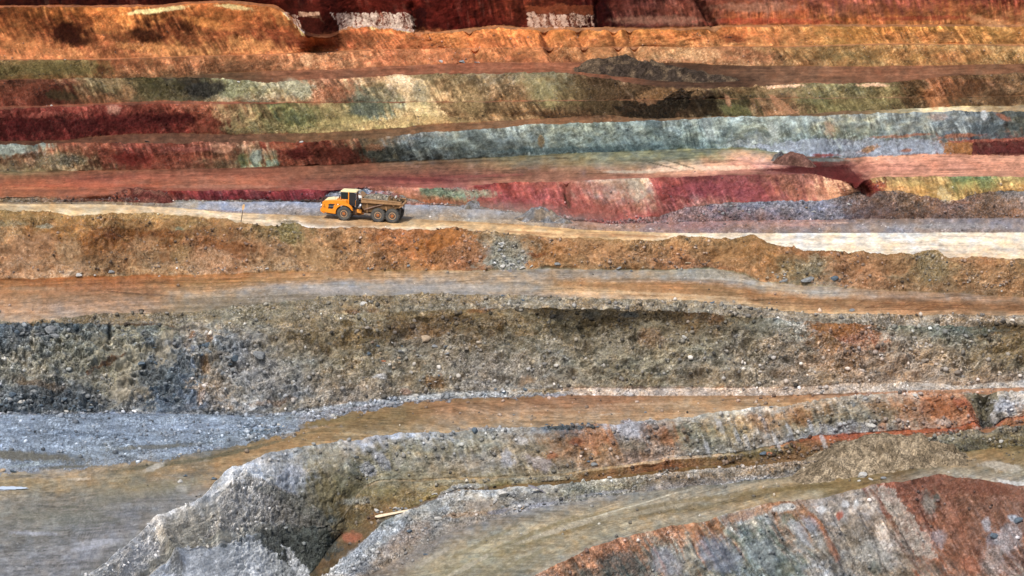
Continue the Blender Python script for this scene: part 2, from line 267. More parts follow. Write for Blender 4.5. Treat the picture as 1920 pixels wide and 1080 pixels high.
T['HR'] = '0 d0b48c e4cca4|180 d8bc94 f0dcb8|350 ecd4b0 f4e0c4 e0c498|600 c0a078 dcbc94 fcecd8|680 b89870 d8b48c fcf0e0|800 c8a478 e8c494 fce4c4|1000 dcb480 f0c894 e0b884|1150 e8c088 d0a070 f0cc98|1300 f8e0c0 fff0d8|1500 fffaf0 fff0dc fff8ea|1900 fff6e8 fff0dc e8ccac'
T['W2'] = '0 a07844 b0805a b08468|100 a87c48 96602c b08a70|200 b08048 8a5426 a07a58|300 a88454 8a5428 a88464|430 a07448 96603a b08468|520 8a7450 9a7050 b08a6a|640 a87850 b08058 a87a54|800 b8703a b87038 b07848|860 b87840 a86a44 a8704c|930 9a7a5a 90847a 9a948c|980 a47c58 988474 a08c78|1020 a87850 a8703c b0845c|1150 b08050 b07c54 a87c54|1300 a87c50 a8784e a87050|1400 a07444 a87848 a87850|1500 a06c44 8a7458 8a7c6c|1600 a07048 a87450 98745c|1740 9a7a54 8a7258 8a6a50|1850 a8744c a87850 9c7250|1920 a07850 9c7250'
T['F1'] = '0 a86428 bc8248 b88a5c c09468 b89870|200 b86c2c b47440 a07850 b89470 ac9070|400 c07c3c bc8848 a89070 9c8868 8a7c60|640 c08c54 c09460 a8a090 a89c88 988c74|800 b89060 b89c78 a8a090 a09888|950 a89474 b89c78 b09c7c a89478|1100 a09078 a89478 b88850 c8a06c d0b088|1300 a09880 a8a08c b07c44 c08c50 d8b480|1500 a89478 b8a88c b07c44 b8844c dcac6c|1700 a88a68 b09070 a87440 b07c48 c89860|1920 a07850 a88058 a46c38 a87440 b08c60'
T['CWa'] = '0 8a7c60|250 8a7a5c|450 8c8268|700 8a7a5c|1000 948468|1300 948870|1500 9a8a70|1920 a08a6c'
T['W1a'] = '0 5e6c70 727c7c 8a8a78 6c706a 46545c|60 60686a 7c8078 8a8670 7c786a 5a666c|130 606c6c 80806c 8c8870 707470 4c5c66|200 5c6664 848068 8a8468 84806c 6a7274|240 8a8668 9a9478 908c74 98907c 808480|300 707868 606c70 60707a 5a6a74 5c6c78|350 948a6a 7a8084 6a7880 5a6874 687480|385 a09074 8c8878 948c78 a08c70 8c8c88|450 8c8468 808484 8c8c84 909088 909698|550 8a8064 847c64 8a8c80 8c9090 8c8470|650 8c8468 746440 8c8468 8a826c 8c8478|800 7a6a48 6c583c 8a8674 88826c 8a8470|900 7a6a48 6c5c3c 86806c 88847a 8a8a84|985 7c6c4c 7a6c4c 868068 8a8474 8c8a80|1020 443820 7c7050 867e66 8a8878 8c8a80|1100 302c20 544c34 8a8268 88846c 8a8470|1200 3c3424 5a5038 8c8468 8a8468 88846c|1300 5c4628 746444 8a8468 88806a 8a8068|1400 5c5640 787460 8a8068 8c8470 928870|1480 7a8078 8a8878 8a7c64 928470 9a8a74|1560 8c5c28 a07848 a08060 988468 9a8a70|1620 9c6430 a8704c a08468 a08a70 9c8c78|1700 7c7c64 98907c a09078 a08c74 a08c74|1800 5c6c64 848470 9a8c70 98886c a08e78|1920 4c4028 806c44 8c7a54 8c7c58 a0907c'  # darkest top stops near the middle carry the undercut's shade as colour
T['TBS'] = '0 8a94a0|560 98a0a8|640 a0a8b0|900 a8b0b4|1045 94805c|1070 b8a898|1400 c0a890|1750 b8a894|1920 b8ac9c'
T['F2'] = '0 8a96a4 9aa4b0 8a9098 a89060 9a8a62 8a8264 848070 8c8c86 8c8c88|200 8a96a4 98a4b0 908c78 b49464 9a8a62 8e866c 8a867a 908e8a 88887c|330 909aa8 98a4b0 9098a0 807450 b08c58 988868 8c8674 8a8678|420 98a4b0 98a4b0 909890 806e48 b88e54 a88c60|560 8a7c58 9a7c48 b88c50|700 a07c4c 94743f 9a7c4c b89660|900 a87c4c a87c50 b08c60 b89868|1100 a07048 a8784c b89060 c09a68|1300 a87c4c c49c68 b88c58 c8a06c|1450 b88450 c89c60|1600 b88458|1920 b88458'
T['W1'] = '0 a8a8a0|150 a8a8a0 8a8878|260 b0b0ac 8c8470 8a8468|400 b4b0a4 8a8064 8a8468|430 b4b4b0 a09c90 8c8878 84806c|500 a8a8a8 98a0a8 7c8088 787868|560 a8a498 8a94a0 6c7068 48504c|620 9a9684 706848 5c5438|700 a8aab0 847c60 8a8468 8c8464|800 a0a4a8 8a8468 948870 8c8060|900 9a9a90 8c8468 98948c 8c8060|1000 a0a09c 8c806c 988868 94805c|1060 66707a 8a6c4c 98785a 908468|1120 b08460 b0703c 9a7448 a88c70|1180 a8a8b0 9a8c80 9a7c60 a08878|1240 a8a098 a87044 98704c b09c88|1300 b8b0a0 8a8468 88846c 908c80|1380 c8c0a8 a88c60 a49470 a8a090|1440 c0bcb0 a8845c a89478 a0988c|1500 a89c88 a88050 8c8468 a0a0a0|1600 b8ac98 948468 8c8064 a0a0a0|1660 b8a890 a0784c 948468 a09484|1720 c0a48c b07c50 b08460 b08a70|1780 b87c50 b06830 b87848 b88c6c|1820 b08c70 b06434 a85c30|1832 94846c 605848|1850 7c7458 605c50 504e4c|1872 c0b8a8 a8acb4 b8b0a4|1920 b0a89c a8a8a8 b08458'  # notch stops near the right end hold its shaded and sunlit sides
T['LG'] = '0 8c8878|400 7c7868|600 606054|700 a08c64|1000 a08c64|1120 a88c60|1280 b89c78|1400 8c7c54|1560 b05c28|1920 b8602c'
T['W1b'] = '0 8c98a4|340 8a94a0|450 5a6464 8c98a8|550 343c38 5c6460|610 40443c 505850|650 7a6c48 6c5c3c|700 7c7050 7a6840 84603c|800 8c8468 847450 80703c|900 948a70 8a7c58 80703c|1050 988c74 8c7c58|1120 8a6a3c 8a6438|1250 8a5c30 84542c|1350 84683c 845c30|1450 70643c 8a6438|1540 9a5c30 70603c|1600 a86030|1800 a8602c|1920 b0703c'
T['G0'] = '0 605438|600 605438|640 6c583c|700 806840|1280 80602c|1560 84643c|1920 a87040'
T['B1'] = '0 a8acb0|600 b8bcc0 8a8478|700 a8b4bc 8c949c 948470|800 b0b4b4 949898 8a8884 8c8478|900 b8bcbc 8c8474 8a8070 8c847c|1000 a09c90 8a8478 8c8c90|1100 9c9c90 8a8468 909088|1280 a89c88 8a7458 8a8480|1400 a8947c 947c5c 8c8c8c|1540 a08c74 8c7c64 888888|1600 8a7c5c|1750 8a8068 6c6850 60583c|1920 8a7c60 6c6448 70643f'
T['R1'] = '0 8a8878|700 8c7c68 8c8070 94886c b0a890 8c8060 b0a894|900 8a8680 94886c b0a888 948a64 a89e80 8a8060 a8a088|1100 8a8a88 a09478 b0a484 8c7c54 b0a484 988c68 a89c84|1300 8c8878 a89c80 a89878 8c7a50 b0a080 a49878|1500 8c8468 b09c74 8a7448 a89468 a89878|1600 807450 9c8450 907848|1700 8c7c5c 7c6c48 94846c|1800 8c7444 a88c60 94886c b0a890|1920 8a7444 a08454 9c8860 a8a090'
T['W0'] = '0 8a8878|990 c89874 a88468|1100 c08458 9a7858 6c7068 4c6464 48605c|1200 b8784c a87048 707468 5c6c68 4c5c58|1300 b87c50 98907c 8a8c84 8c94a0 788084|1400 b07848 84806c 7c847c 8c98a8 8a9498|1470 b8b8b0 707c70 70807c 8490a0 8c949c|1560 9a6c44 8a8478 8a8c8c 8c8478 948c78|1640 a89888 8c8478 948c7c 8a7058 8c7460|1700 b8a894 a89888 8c7c68 90806c 908478|1755 8a4c34 8c6450 7c6c60 a05c38 98806c|1800 7c4c38 845440 946040 a07860 908078|1920 7c4c38 886048 90746c 98948c a08880'
# band: rocky (0..1), streak strength, lean of the streaks, amplitude of relief in metres, along-track streaks
PR = dict(W9=(.15, .9, .25, .45, 0), W8=(.35, 1.0, .55, .5, 0), W7=(.5, .7, .5, .4, 0), W6=(.55, .8, .55, .5, 0), W5=(.5, .8, .45, .45, 0), W4=(.4, .9, .35, .5, 0), W3=(.35, .9, .4, .4, 0),
          RBL=(1, .1, 0, .38, 0), GA=(.55, 0, 0, .07, .35), HR=(.04, 0, 0, .05, 1), W2=(.62, .12, .1, .8, 0), F1=(.18, 0, 0, .08, .9), CWa=(1, .1, 0, .22, 0), W1a=(.95, .12, .15, .85, 0),
          TBS=(.9, .1, 0, .2, 0), F2=(.16, 0, 0, .08, .8), W1=(.5, .75, .35, .5, 0), LG=(.5, .1, 0, .15, .3), W1b=(.6, .6, .25, .4, 0), G0=(.4, 0, 0, .1, .2), B1=(.9, .15, 0, .28, 0),
          R1=(.22, 0, 0, .08, 1), W0=(.55, 1.1, .62, .5, 0), F3=(.08, 0, 0, .08, .9), F4=(.2, 0, 0, .08, .7), F5=(.2, 0, 0, .06, .5), F6=(.15, 0, 0, .08, .8), F7=(.2, 0, 0, .06, .5), F8=(.2, 0, 0, .06, .5),
          PL=(.3, 0, 0, .3, 0), N0=(.3, 0, 0, .3, 0))
EDGE = dict(W9=('C9', 'T9'), F8=('T9', 'C8'), W8=('C8', 'T8'), F7=('T8', 'C7'), W7=('C7', 'T7'), F6=('T7', 'C6'), W6=('C6', 'T6'), F5=('T6', 'C5'), W5=('C5', 'T5'), F4=('T5', 'C4'), W4=('C4', 'T4'), F3=('T4', 'C3'),
            W3=('C3', 'RC'), RBL=('RC', 'T3'), GA=('T3', 'CR'), HR=('CR', 'BC'), W2=('BC', 'TW2'), F1=('TW2', 'CW'), CWa=('CW', 'CW2'), W1a=('CW2', 'TB'), TBS=('TB', 'RB'), F2=('RB', 'C1'), W1=('C1', 'L1'),
            LG=('L1', 'L1b'), W1b=('L1b', 'TW1'), G0=('TW1', 'B1'), B1=('B1', 'B1t'), R1=('B1t', 'C0'), W0=('C0', 'Z0'))
def table(name, px, v):
    stops = []
    for s in T[name].split('|'):
        q = s.split(); stops.append((float(q[0]), np.array([lin(h) for h in q[1:]])))
    out = np.zeros(px.shape + (3,))
    X = np.array([s[0] for s in stops])
    n = 9; tab = np.zeros((len(stops), n, 3))
    for i, (_, cs) in enumerate(stops):
        t = (np.arange(n) / (n - 1)) * (len(cs) - 1)
        for c in range(3): tab[i, :, c] = np.interp(t, np.arange(len(cs)), cs[:, c])
    fi = np.interp(px, X, np.arange(len(X))); i0 = np.minimum(fi.astype(int), len(X) - 1); i1 = np.minimum(i0 + 1, len(X) - 1); f = (fi - i0)
    f = sm(0.12, 0.88, f)[..., None]
    fv = np.clip(v, 0, 1) * (n - 1); j0 = np.minimum(fv.astype(int), n - 2); g = (fv - j0)[..., None]
    a = tab[i0, j0] * (1 - g) + tab[i0, j0 + 1] * g; b = tab[i1, j0] * (1 - g) + tab[i1, j0 + 1] * g
    return a * (1 - f) + b * f

COLR = np.zeros((NR, NX, 3)); RUB = np.zeros((NR, NX)); KK = np.zeros((NR, NX)); DSP = np.zeros((NR, NX)); WALL = np.zeros(NR)
XB = np.broadcast_to(xs, (NR, NX))
# domain warps shared by all bands
wx = (fbm(PXg / 40, PYg / 22, 301, 4, .6) - .5) * 2
wy = (fbm(PXg / 34, PYg / 20, 311, 4, .6) - .5) * 2
done = np.zeros(NR, bool)
for (name, kind, r0, r1) in seg_rows:
    nm = name.lstrip('_')
    if nm in ('PL', 'N0'):
        sl = slice(r0, r1 + 1); COLR[sl] = lin('6a2c18') if nm == 'PL' else lin('8a8070'); RUB[sl] = .3; KK[sl] = KW; continue
    sl = slice(r0 if not done[r0] else r0 + 1, r1 + 1); done[sl] = True
    e0, e1 = EDGE[nm]; yU = LN[e0][None, :]; yL = LN[e1][None, :]
    px = PXg[sl]; py = PYg[sl]; th = yL - yU
    rk, stk, lean, amp, trk = PR[nm]
    wall = kind in ('wall', 'back')
    if kind == 'back': nm2 = {'F3': 'W3', 'F4': 'W4', 'F5': 'W5', 'F6': 'W6', 'F7': 'W7', 'F8': 'W8', 'HR': 'W2', 'F1': 'CWa', 'F2': 'W1', 'G0': 'B1', 'R1': 'W0'}[nm]
    else: nm2 = nm
    v = (py - yU) / np.maximum(th, 1)
    if kind == 'back': v = v * 0; rk, stk, lean, amp, trk = PR[nm2]
    if kind == 'hid': v = v * 0 + (0.98)
    wv = (0.10 if wall else 0.05) * wy[sl] * np.minimum(1, 30 / np.maximum(th, 4)) ** 0.5
    s = px - lean * py + 16 * (fbm(px / 90, py / 60, 306, 2) - .5) * (1 if wall else 0)
    smod = .18 + .95 * sm(.36, .64, fbm(px / 55, py / 26, 307, 3))
    fs = fbm(s / 8.0, py / 30, 321, 4, .65) - .5; fr = fbm(px / 9.0, py / 6.0, 326, 4, .7) - .5
    if wall: pxx = s + lean * 0.5 * (yU + yL) + 26 * wx[sl] + 95 * (fs * stk + fr * (1.1 - stk)); wv = wv * 1.5 + .55 * (fbm(s / 6.0, py / 40, 327, 3) - .5) * stk + .30 * fr
    else: pxx = px + 60 * wx[sl]; wv = wv * 0.9 + .12 * (fbm(px / 30.0, py / 2.5, 328, 4) - .5)
    c = table(nm2, pxx, v + wv)
    q = (fbm(px / 9, py / 6, 331, 3) - .5)
    if PR[nm2][1] > 0:
        stk = stk * smod * .85
        stk = stk * (1 - .65 * sm(660, 600, px)) if nm2 in ('W1', 'W1b') else stk * np.ones_like(px)
        st = fbm(s / 4.2 + 0.4 * wx[sl], py / 26, 341, 3, .7) - .5
        st2 = fbm(s / 11.0, py / 50, 351, 3) - .5
        st3 = fbm(s / 2.6, py / 14, 356, 2) - .5; c = c * np.exp(((1.7 * st + 1.1 * st2 + .8 * st3) * stk)[..., None])
        pal = sm(.60, .78, fbm(s / 6.5, py / 40, 361, 3, .6))[..., None] * .5 * stk[..., None]        # pale veins that run down the face
        c = c * (1 - pal) + np.clip(c * 1.6 + .06, 0, 1) * pal
        drk = sm(.60, .74, fbm(s / 12.0, py / 14, 366, 4, .65))[..., None] * .6 * stk[..., None]; c = c * (1 - drk * .62)
    if trk > 0:
        if nm in ('R1', 'F2'):
            sl_ = {'R1': -0.28, 'F2': -0.16}[nm]; yy = py - (sl_ + np.where(px < 1100, (px - 1100) * 0.00035, 0)) * px if nm == 'R1' else py - sl_ * px * sm(1100, 500, px)
        else:
            yy = (py - (yU + yL) / 2) + (yU + yL) / 2 * .3
        tr = fbm(px / 105 + wx[sl] * .9, yy / 2.6, 371, 4, .65) - .5
        tr2 = fbm(px / 70, yy / 6.0 + wy[sl] * .5, 381, 3, .6) - .5
        tr3 = fbm(px / 90, yy / 1.5, 376, 2) - .5; tr4 = sm(.6, .75, fbm(px / 60 + 2 * wx[sl], yy / 4.0, 383, 4, .65)); trn = (.45 + .9 * sm(.4, .65, fbm(px / 120, py / 12, 377, 3)));c = c * np.exp((.60 * tr * trn + .55 * tr2 + .30 * tr3 * trn - .26 * tr4 + .85 * (fbm(px / 12, py / 4.5, 379, 5, .75) - .5))[..., None] * trk)
    c = c * np.exp(q * (.6 + rk * .6) + (1.3 if wall else .35) * (fbm(px / 21, py / 12, 386, 4, .65) - .5))[..., None]
    big = (fbm(px / 60, py / 34, 391, 3) - .5)
    big2 = fbm(px / 14, py / 9, 396, 3) - .5; hue = np.stack([big * .25 + big2 * .35, big * 0.0, -big * .35 - big2 * .5], -1); c = c * np.exp(hue)
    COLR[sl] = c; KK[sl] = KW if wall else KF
    RUB[sl] = np.clip(rk * (0.75 + 1.0 * (fbm(px / 35, py / 22, 401, 3) - .35)), 0, 1)
    WALL[sl] = 1.0 if kind == 'wall' else (0.6 if kind == 'back' else 0.0)
    # relief
    if wall:
        g = 1.3 * rk * (.5 - np.abs(2 * fbm(px / 48, py / 30, 436, 3) - 1)) * (nm2 in ('W2', 'W1a', 'W1', 'W6', 'W4', 'W8')) + stk * .8 * (fbm(s / 9.0, py / 60, 411, 3, .6) - .5) + 1.0 * (fbm(px / 26, py / 17, 421, 4, .62) - .5) + .9 * (fbm(px / 75, py / 60, 426, 3) - .5) + (.30 * rk) * (fbm(px / 4.0, py / 3.0, 431, 3, .7) - .5)
        DSP[sl] = amp * 2.0 * g * (.32 + .68 * sm(0, .28, v) * sm(1.05, .82, v)) if nm2 != 'W9' else amp * 2.0 * g
    else:
        DSP[sl] = amp * 2.0 * (fbm(px / 60, py / 7, 441, 3) - .5) + amp * .7 * rk * (fbm(px / 4.0, py / 2.0, 451, 2) - .5)
# ---------------------------------------------------------------- patches: veins, spills, wet spots and painted shade with a shape of their own
for q_ in (1, 2, 3):     # wandering wheel and blade marks on the wide benches
    for nm_ in ('F3', 'F1', 'F2'):
        for (name, kind, r0, r1) in seg_rows:
            if name == nm_ and kind == 'flat':
                p_ = PXg[r0:r1 + 1]; y_ = PYg[r0:r1 + 1] + 9 * (fbm(p_ / 150, p_ * 0 + q_, 620 + q_, 2) - .5) + q_ * .02 * p_
                COLR[r0:r1 + 1] *= (1 - .34 * sm(.30, .36, vn(p_ / 400 + q_, y_ / 3.2, 630 + q_)) * sm(.44, .38, vn(p_ / 400 + q_, y_ / 3.2, 630 + q_)) * sm(.4, .6, fbm(p_ / 80, y_ / 9, 640 + q_, 3)))[..., None]
def region(x0, x1, y0, y1):
    return (PXg > x0) & (PXg < x1) & (PYg > y0) & (PYg < y1)
def E(cx, cy, rx, ry, col, s=.8, rot=0, rub=None, edge=.45, d=0, seed=0, only=None):
    m = region(cx - rx * 1.9 - ry, cx + rx * 1.9 + ry, cy - ry * 1.9 - abs(rx * math.sin(math.radians(rot))) * 1.6, cy + ry * 1.9 + abs(rx * math.sin(math.radians(rot))) * 1.6)
    if only is not None: m &= ONLY[only]
    if not m.any(): return
    x = PXg[m] - cx; y = PYg[m] - cy; a = math.radians(rot); ca, sa = math.cos(a), math.sin(a)
    u = (x * ca + y * sa) / rx; w = (-x * sa + y * ca) / ry
    r = np.hypot(u, w) + edge * 1.7 * (fbm(PXg[m] / (min(rx, ry) * .7 + 3), PYg[m] / (min(rx, ry) * .7 + 3), 501 + seed, 4, .65) - .5) + edge * 1.7 * (fbm((PXg[m] - .4 * PYg[m]) / 5, PYg[m] / 11, 506 + seed, 4, .7) - .5)
    k = (1 - sm(.55, 1.15, r)) * s
    tex = np.exp(1.0 * (fbm((PXg[m] - .4 * PYg[m]) / 4.5, PYg[m] / 10, 511, 3, .65) - .5))[:, None]
    if col is not None: COLR[m] = COLR[m] * (1 - k[:, None]) + lin(col) * tex * k[:, None]
    if rub is not None: RUB[m] = RUB[m] * (1 - k) + rub * k
    if d: DSP[m] = DSP[m] + d * (1 - sm(.2, 1.1, r)) * (WALL[:, None] * np.ones((1, NX)))[m]
def PG(pts, col, s=.9, warp=5, rub=None, seed=0, sc=14, vs=0):
    p = np.array(pts, float)
    m = region(p[:, 0].min() - warp * 2, p[:, 0].max() + warp * 2, p[:, 1].min() - warp * 2, p[:, 1].max() + warp * 2)
    x = PXg[m] + warp * 3.2 * (fbm(PXg[m] / sc, PYg[m] / sc, 521 + seed, 5, .75) - .5); y = PYg[m] + warp * 2.2 * (fbm(PXg[m] / sc, PYg[m] / sc, 531 + seed, 4, .65) - .5)
    ins = np.zeros(x.shape, bool); j = len(p) - 1
    for i in range(len(p)):
        (xi, yi), (xj, yj) = p[i], p[j]
        if yi != yj: ins ^= ((yi > y) != (yj > y)) & (x < (xj - xi) * (y - yi) / (yj - yi) + xi)
        j = i
    k = ins * s * np.clip(.55 + 1.6 * (fbm((x - .4 * y) / 4.5, y / 14, 536 + seed, 4, .7) - .25), .25, 1)
    if vs: k = ins * s * np.clip(.15 + 4.5 * (fbm((x - .25 * y) / 2.6, y / 40, 537, 3, .7) - .36) + .9 * (fbm(x / 9, y / 7, 538, 3) - .5), 0, 1)
    tex = np.exp(.9 * (fbm(PXg[m] / 6, PYg[m] / 5, 541, 3, .65) - .5))[:, None]
    if col is not None: COLR[m] = COLR[m] * (1 - k[:, None]) + lin(col) * tex * k[:, None]
    if rub is not None: RUB[m] = np.where(ins, rub, RUB[m])
ONLY = {}
for (name, kind, r0, r1) in seg_rows:
    if kind in ('wall', 'flat'):
        a = np.zeros((NR, NX), bool); a[r0:r1 + 1] = True; ONLY[name] = a
# far walls
E(130, 62, 46, 24, '3a120a', .9, 8); E(150, 80, 24, 10, '3c140c', .8); E(235, 40, 16, 26, 'e08a38', .5, -40); E(60, 90, 60, 12, 'c87838', .5, 10)
E(272, 68, 40, 14, '401a0e', .85, 12); E(300, 92, 90, 11, 'd88c44', .55, 3); E(470, 85, 55, 12, 'dc9048', .6, 8); E(390, 45, 60, 10, 'd8883c', .5, 14)
E(290, 20, 66, 5, 'e0c8b8', .85, -7); E(440, 14, 40, 5, 'e0c8b0', .7, 6); PG([(530, 22), (556, 28), (562, 48), (574, 68), (566, 68), (548, 46), (536, 34)], 'dcc4b8', .9, 5, vs=1)
PG([(560, 22), (600, 24), (606, 44), (598, 34), (560, 30)], 'dcb8a0', .7, 3); PG([(575, 30), (625, 28), (638, 50), (636, 70), (576, 70), (560, 50)], '501808', .85, 4)
PG([(622, 25), (640, 22), (775, 24), (778, 58), (762, 60), (740, 54), (650, 52), (640, 58)], 'ccbab0', .95, 7, vs=1); PG([(770, 12), (800, 14), (796, 60), (776, 62)], '3a0c06', .9, 3)
PG([(990, 24), (1112, 26), (1114, 50), (990, 50)], 'c0a294', .9, 7, vs=1); PG([(985, 10), (1110, 10), (1112, 26), (990, 24)], '9a5028', .6, 6); PG([(1112, 8), (1128, 10), (1130, 50), (1114, 50)], '3a0a06', .9, 3)
PG([(1300, 0), (1322, 0), (1350, 50), (1332, 52), (1318, 30)], '3a0e08', .85, 3); E(1240, 38, 110, 9, '9a7470', .6, 0); E(1420, 14, 90, 10, 'a88078', .45); E(1600, 18, 60, 14, '8c5a50', .4)
E(1440, 40, 150, 6, 'b83c18', .5); E(1750, 34, 130, 5, '94281c', .5); E(1860, 45, 50, 9, 'c89468', .6, 20)
E(1375, 72, 28, 10, '7a3414', .8, 5); E(1020, 80, 9, 20, '7a3a14', .8, -20); E(700, 78, 30, 16, '8a5030', .5, -20); E(640, 70, 50, 12, '8a4a24', .6)
E(1770, 70, 26, 12, '8a5c40', .8); E(1700, 75, 40, 8, 'b87848', .4, -20); E(1545, 65, 6, 22, 'a87850', .6, -50); E(1610, 68, 36, 14, 'a86c24', .5)
E(850, 74, 70, 16, 'dc8434', .4, 14); E(800, 108, 60, 8, 'b06840', .5, 8); E(1100, 100, 70, 14, 'b87434', .4); E(1720, 108, 16, 9, 'b08038', .7); E(1555, 98, 26, 12, '7a5c38', .7)
E(1640, 100, 22, 10, '7c5830', .6); E(100, 128, 100, 12, '6c5c30', .6, 3); E(190, 130, 12, 8, '5c2c14', .7); E(460, 122, 60, 9, '8a5c48', .6, -4); E(575, 112, 14, 13, 'd8a088', .7, 45); E(1320, 103, 40, 14, 'd8a080', .5)
# third tier
E(115, 182, 40, 10, '4a4024', .8, 8); E(300, 168, 60, 16, '4c4830', .65, -5); E(385, 170, 44, 14, '383834', .9, -6, rub=.9); E(240, 172, 18, 14, 'a87c48', .6, 45); E(60, 172, 40, 16, '8c4424', .5, -25)
E(440, 172, 30, 14, '8c9070', .7, -20); E(560, 168, 34, 18, '9ca088', .6, 30); E(600, 182, 16, 20, 'c07848', .8, 60); E(690, 198, 42, 24, '6a7464', .65, 8); E(575, 215, 50, 16, '66684a', .5, -12)
PG([(720, 142), (752, 140), (790, 150), (815, 190), (842, 218), (810, 220), (770, 212), (756, 186), (735, 160)], 'd4bc94', .62, 6); E(790, 178, 18, 26, '7c806c', .6, -30); E(750, 150, 24, 8, 'e8d8b8', .6)
E(760, 226, 90, 8, 'c0a060', .7, -3); E(640, 226, 60, 8, 'b8a468', .55, -3); E(455, 244, 50, 6, '7c7050', .7, 0, rub=.9); E(540, 240, 90, 6, '8c8458', .6, -2, rub=.9)
E(880, 190, 34, 26, 'a48c5c', .5, 20); E(1010, 170, 50, 22, '90906c', .5, 30); E(1130, 180, 40, 34, '5c482c', .7, 50, rub=.8); E(1030, 214, 120, 5, '5c3c24', .5, 3, rub=.9)
E(1090, 165, 40, 24, '64502f', .7, 30, rub=.8); E(1200, 195, 34, 12, 'a8744c', .5, -20); E(1240, 176, 50, 10, '98703c', .7, -8); E(1300, 172, 26, 8, 'a07c4c', .6)
PG([(1150, 200), (1180, 192), (1230, 195), (1280, 165), (1300, 172), (1290, 200), (1260, 220), (1180, 222)], '342c22', .88, 6, rub=1); E(1335, 195, 12, 20, '30281c', .8, 10, rub=.8); E(1395, 190, 10, 14, '3c3826', .75, 30, rub=.8); E(1380, 205, 34, 10, '6c6c48', .7)
E(1365, 188, 5, 14, 'c08c6c', .8, -20); PG([(1440, 175), (1465, 185), (1495, 212), (1470, 216), (1455, 200)], 'b8805c', .8, 4); E(1470, 163, 40, 4, 'e8c0a0', .8, -4); E(1640, 160, 36, 4, 'e0b898', .75, 0)
E(1530, 185, 46, 16, '74785a', .5); E(1620, 190, 60, 18, '8a7c54', .5); E(1752, 185, 16, 24, 'c07834', .75, -40); E(1800, 170, 40, 18, '704824', .7, -10); E(1710, 180, 20, 20, '5c4424', .5, 40); E(1880, 185, 40, 12, '6c4c30', .6)
# red tier left
E(50, 235, 60, 18, '581018', .8, 0); E(150, 235, 60, 16, '641a20', .7, 0); E(250, 228, 70, 14, '6a1a1c', .7, 0); E(320, 222, 44, 14, '541014', .85, 0); E(215, 205, 16, 8, 'c8989c', .7); E(420, 215, 30, 16, 'b89468', .6, 30); E(80, 215, 40, 6, 'b05048', .6)
E(20, 280, 34, 10, 'a8b4a4', .85); E(120, 300, 60, 14, '8a8468', .5, 0, rub=.9); E(130, 302, 24, 10, '50504a', .5, 0, rub=.9); E(235, 300, 30, 14, '8a2008', .85); E(480, 295, 12, 14, 'a0b09c', .8, 20); E(458, 300, 14, 14, '6c7848', .6); E(415, 278, 24, 10, 'd09c84', .5); E(560, 290, 30, 12, '6c1c18', .8); E(530, 275, 24, 8, 'c06838', .7); E(350, 280, 60, 6, 'b05c58', .5)
E(720, 288, 50, 12, '40443c', .7, 0, rub=.8); E(700, 278, 20, 8, '9a5c38', .6); E(820, 268, 40, 12, '8aa0a0', .45, 0, rub=.9); E(900, 262, 40, 12, '5c6c6c', .6, 20); E(1015, 264, 8, 12, '8a6c44', .8); E(640, 290, 30, 14, '7a2c18', .7)
E(1080, 280, 200, 6, '506c70', .7, -2); E(1225, 245, 20, 14, '546c6c', .6, 60); E(1300, 265, 60, 8, '647c7c', .5); E(1330, 240, 14, 22, 'c0ccc4', .5, -20); E(1450, 245, 12, 18, 'c0c8c0', .5, -20); E(1555, 245, 14, 16, 'c0987c', .6, -10)
PG([(1400, 274), (1500, 262), (1640, 262), (1760, 264), (1772, 288), (1660, 292), (1540, 294), (1470, 284)], 'a4b0c8', .7, 5); E(1630, 280, 22, 7, 'b07c40', .85, -20); E(1700, 283, 14, 4, 'a86a48', .8); E(1545, 292, 30, 3, 'b04c34', .8); E(1690, 256, 70, 3, 'b06c50', .7, -3); E(1800, 256, 50, 4, 'b06850', .75, -4)
E(1845, 240, 44, 10, '64747c', .6); E(1880, 220, 16, 6, 'b06c58', .8, 30); E(1845, 217, 7, 12, 'dce4e8', .8); E(1760, 220, 24, 8, 'a88878', .6)
PG([(1772, 265), (1830, 262), (1920, 258), (2000, 258), (2000, 266), (1830, 268), (1790, 270)], 'c85c40', .85, 2); PG([(1772, 268), (1826, 266), (1822, 290), (1768, 289)], 'c0781c', .9, 3); PG([(1824, 266), (2000, 264), (2000, 292), (1822, 291)], '84302c', .9, 3)
# pink wall tier and red wash
PG([(1440, 318), (1500, 312), (1590, 310), (1600, 322), (1640, 350), (1648, 362), (1608, 356), (1580, 340), (1520, 325), (1440, 322)], '6c1c18', .88, 4); E(1505, 300, 50, 5, '50443c', .7); E(1545, 300, 60, 4, '7c848c', .7)
E(1250, 318, 60, 5, 'f0c4b4', .8, -4); E(1340, 315, 90, 5, 'f4c8b8', .7, -1); E(1180, 322, 60, 3, 'b8a49c', .7); E(1240, 310, 36, 1.6, '60564a', .8, 14); E(1275, 308, 40, 1.6, '60564a', .7, 16)
E(760, 336, 120, 4, '6c2830', .6, 2); E(900, 330, 100, 3, 'a0484c', .5, -2); E(160, 348, 160, 4, 'c0583c', .5); E(470, 322, 100, 4, '8c4c38', .4); E(100, 358, 100, 3, '8c5040', .5); E(420, 350, 130, 4, 'b07868', .5)
E(880, 362, 60, 8, '98a08c', .5, 0, rub=.8); E(820, 360, 30, 9, '6c7c6c', .7, 0, rub=.8); E(815, 378, 30, 5, 'a85c34', .8, 0); E(1062, 368, 9, 16, '7a3c34', .6, -40); E(1064, 372, 4, 18, '403830', .75, -25)
PG([(1180, 340), (1205, 345), (1212, 370), (1195, 380), (1175, 365)], 'b8a498', .6, 6); E(1100, 350, 50, 12, 'a05c54', .4); E(1340, 355, 120, 16, '8c3c48', .45); E(1480, 355, 30, 16, 'b06c50', .4, 40); E(1850, 345, 22, 12, '78805c', .5, 10)
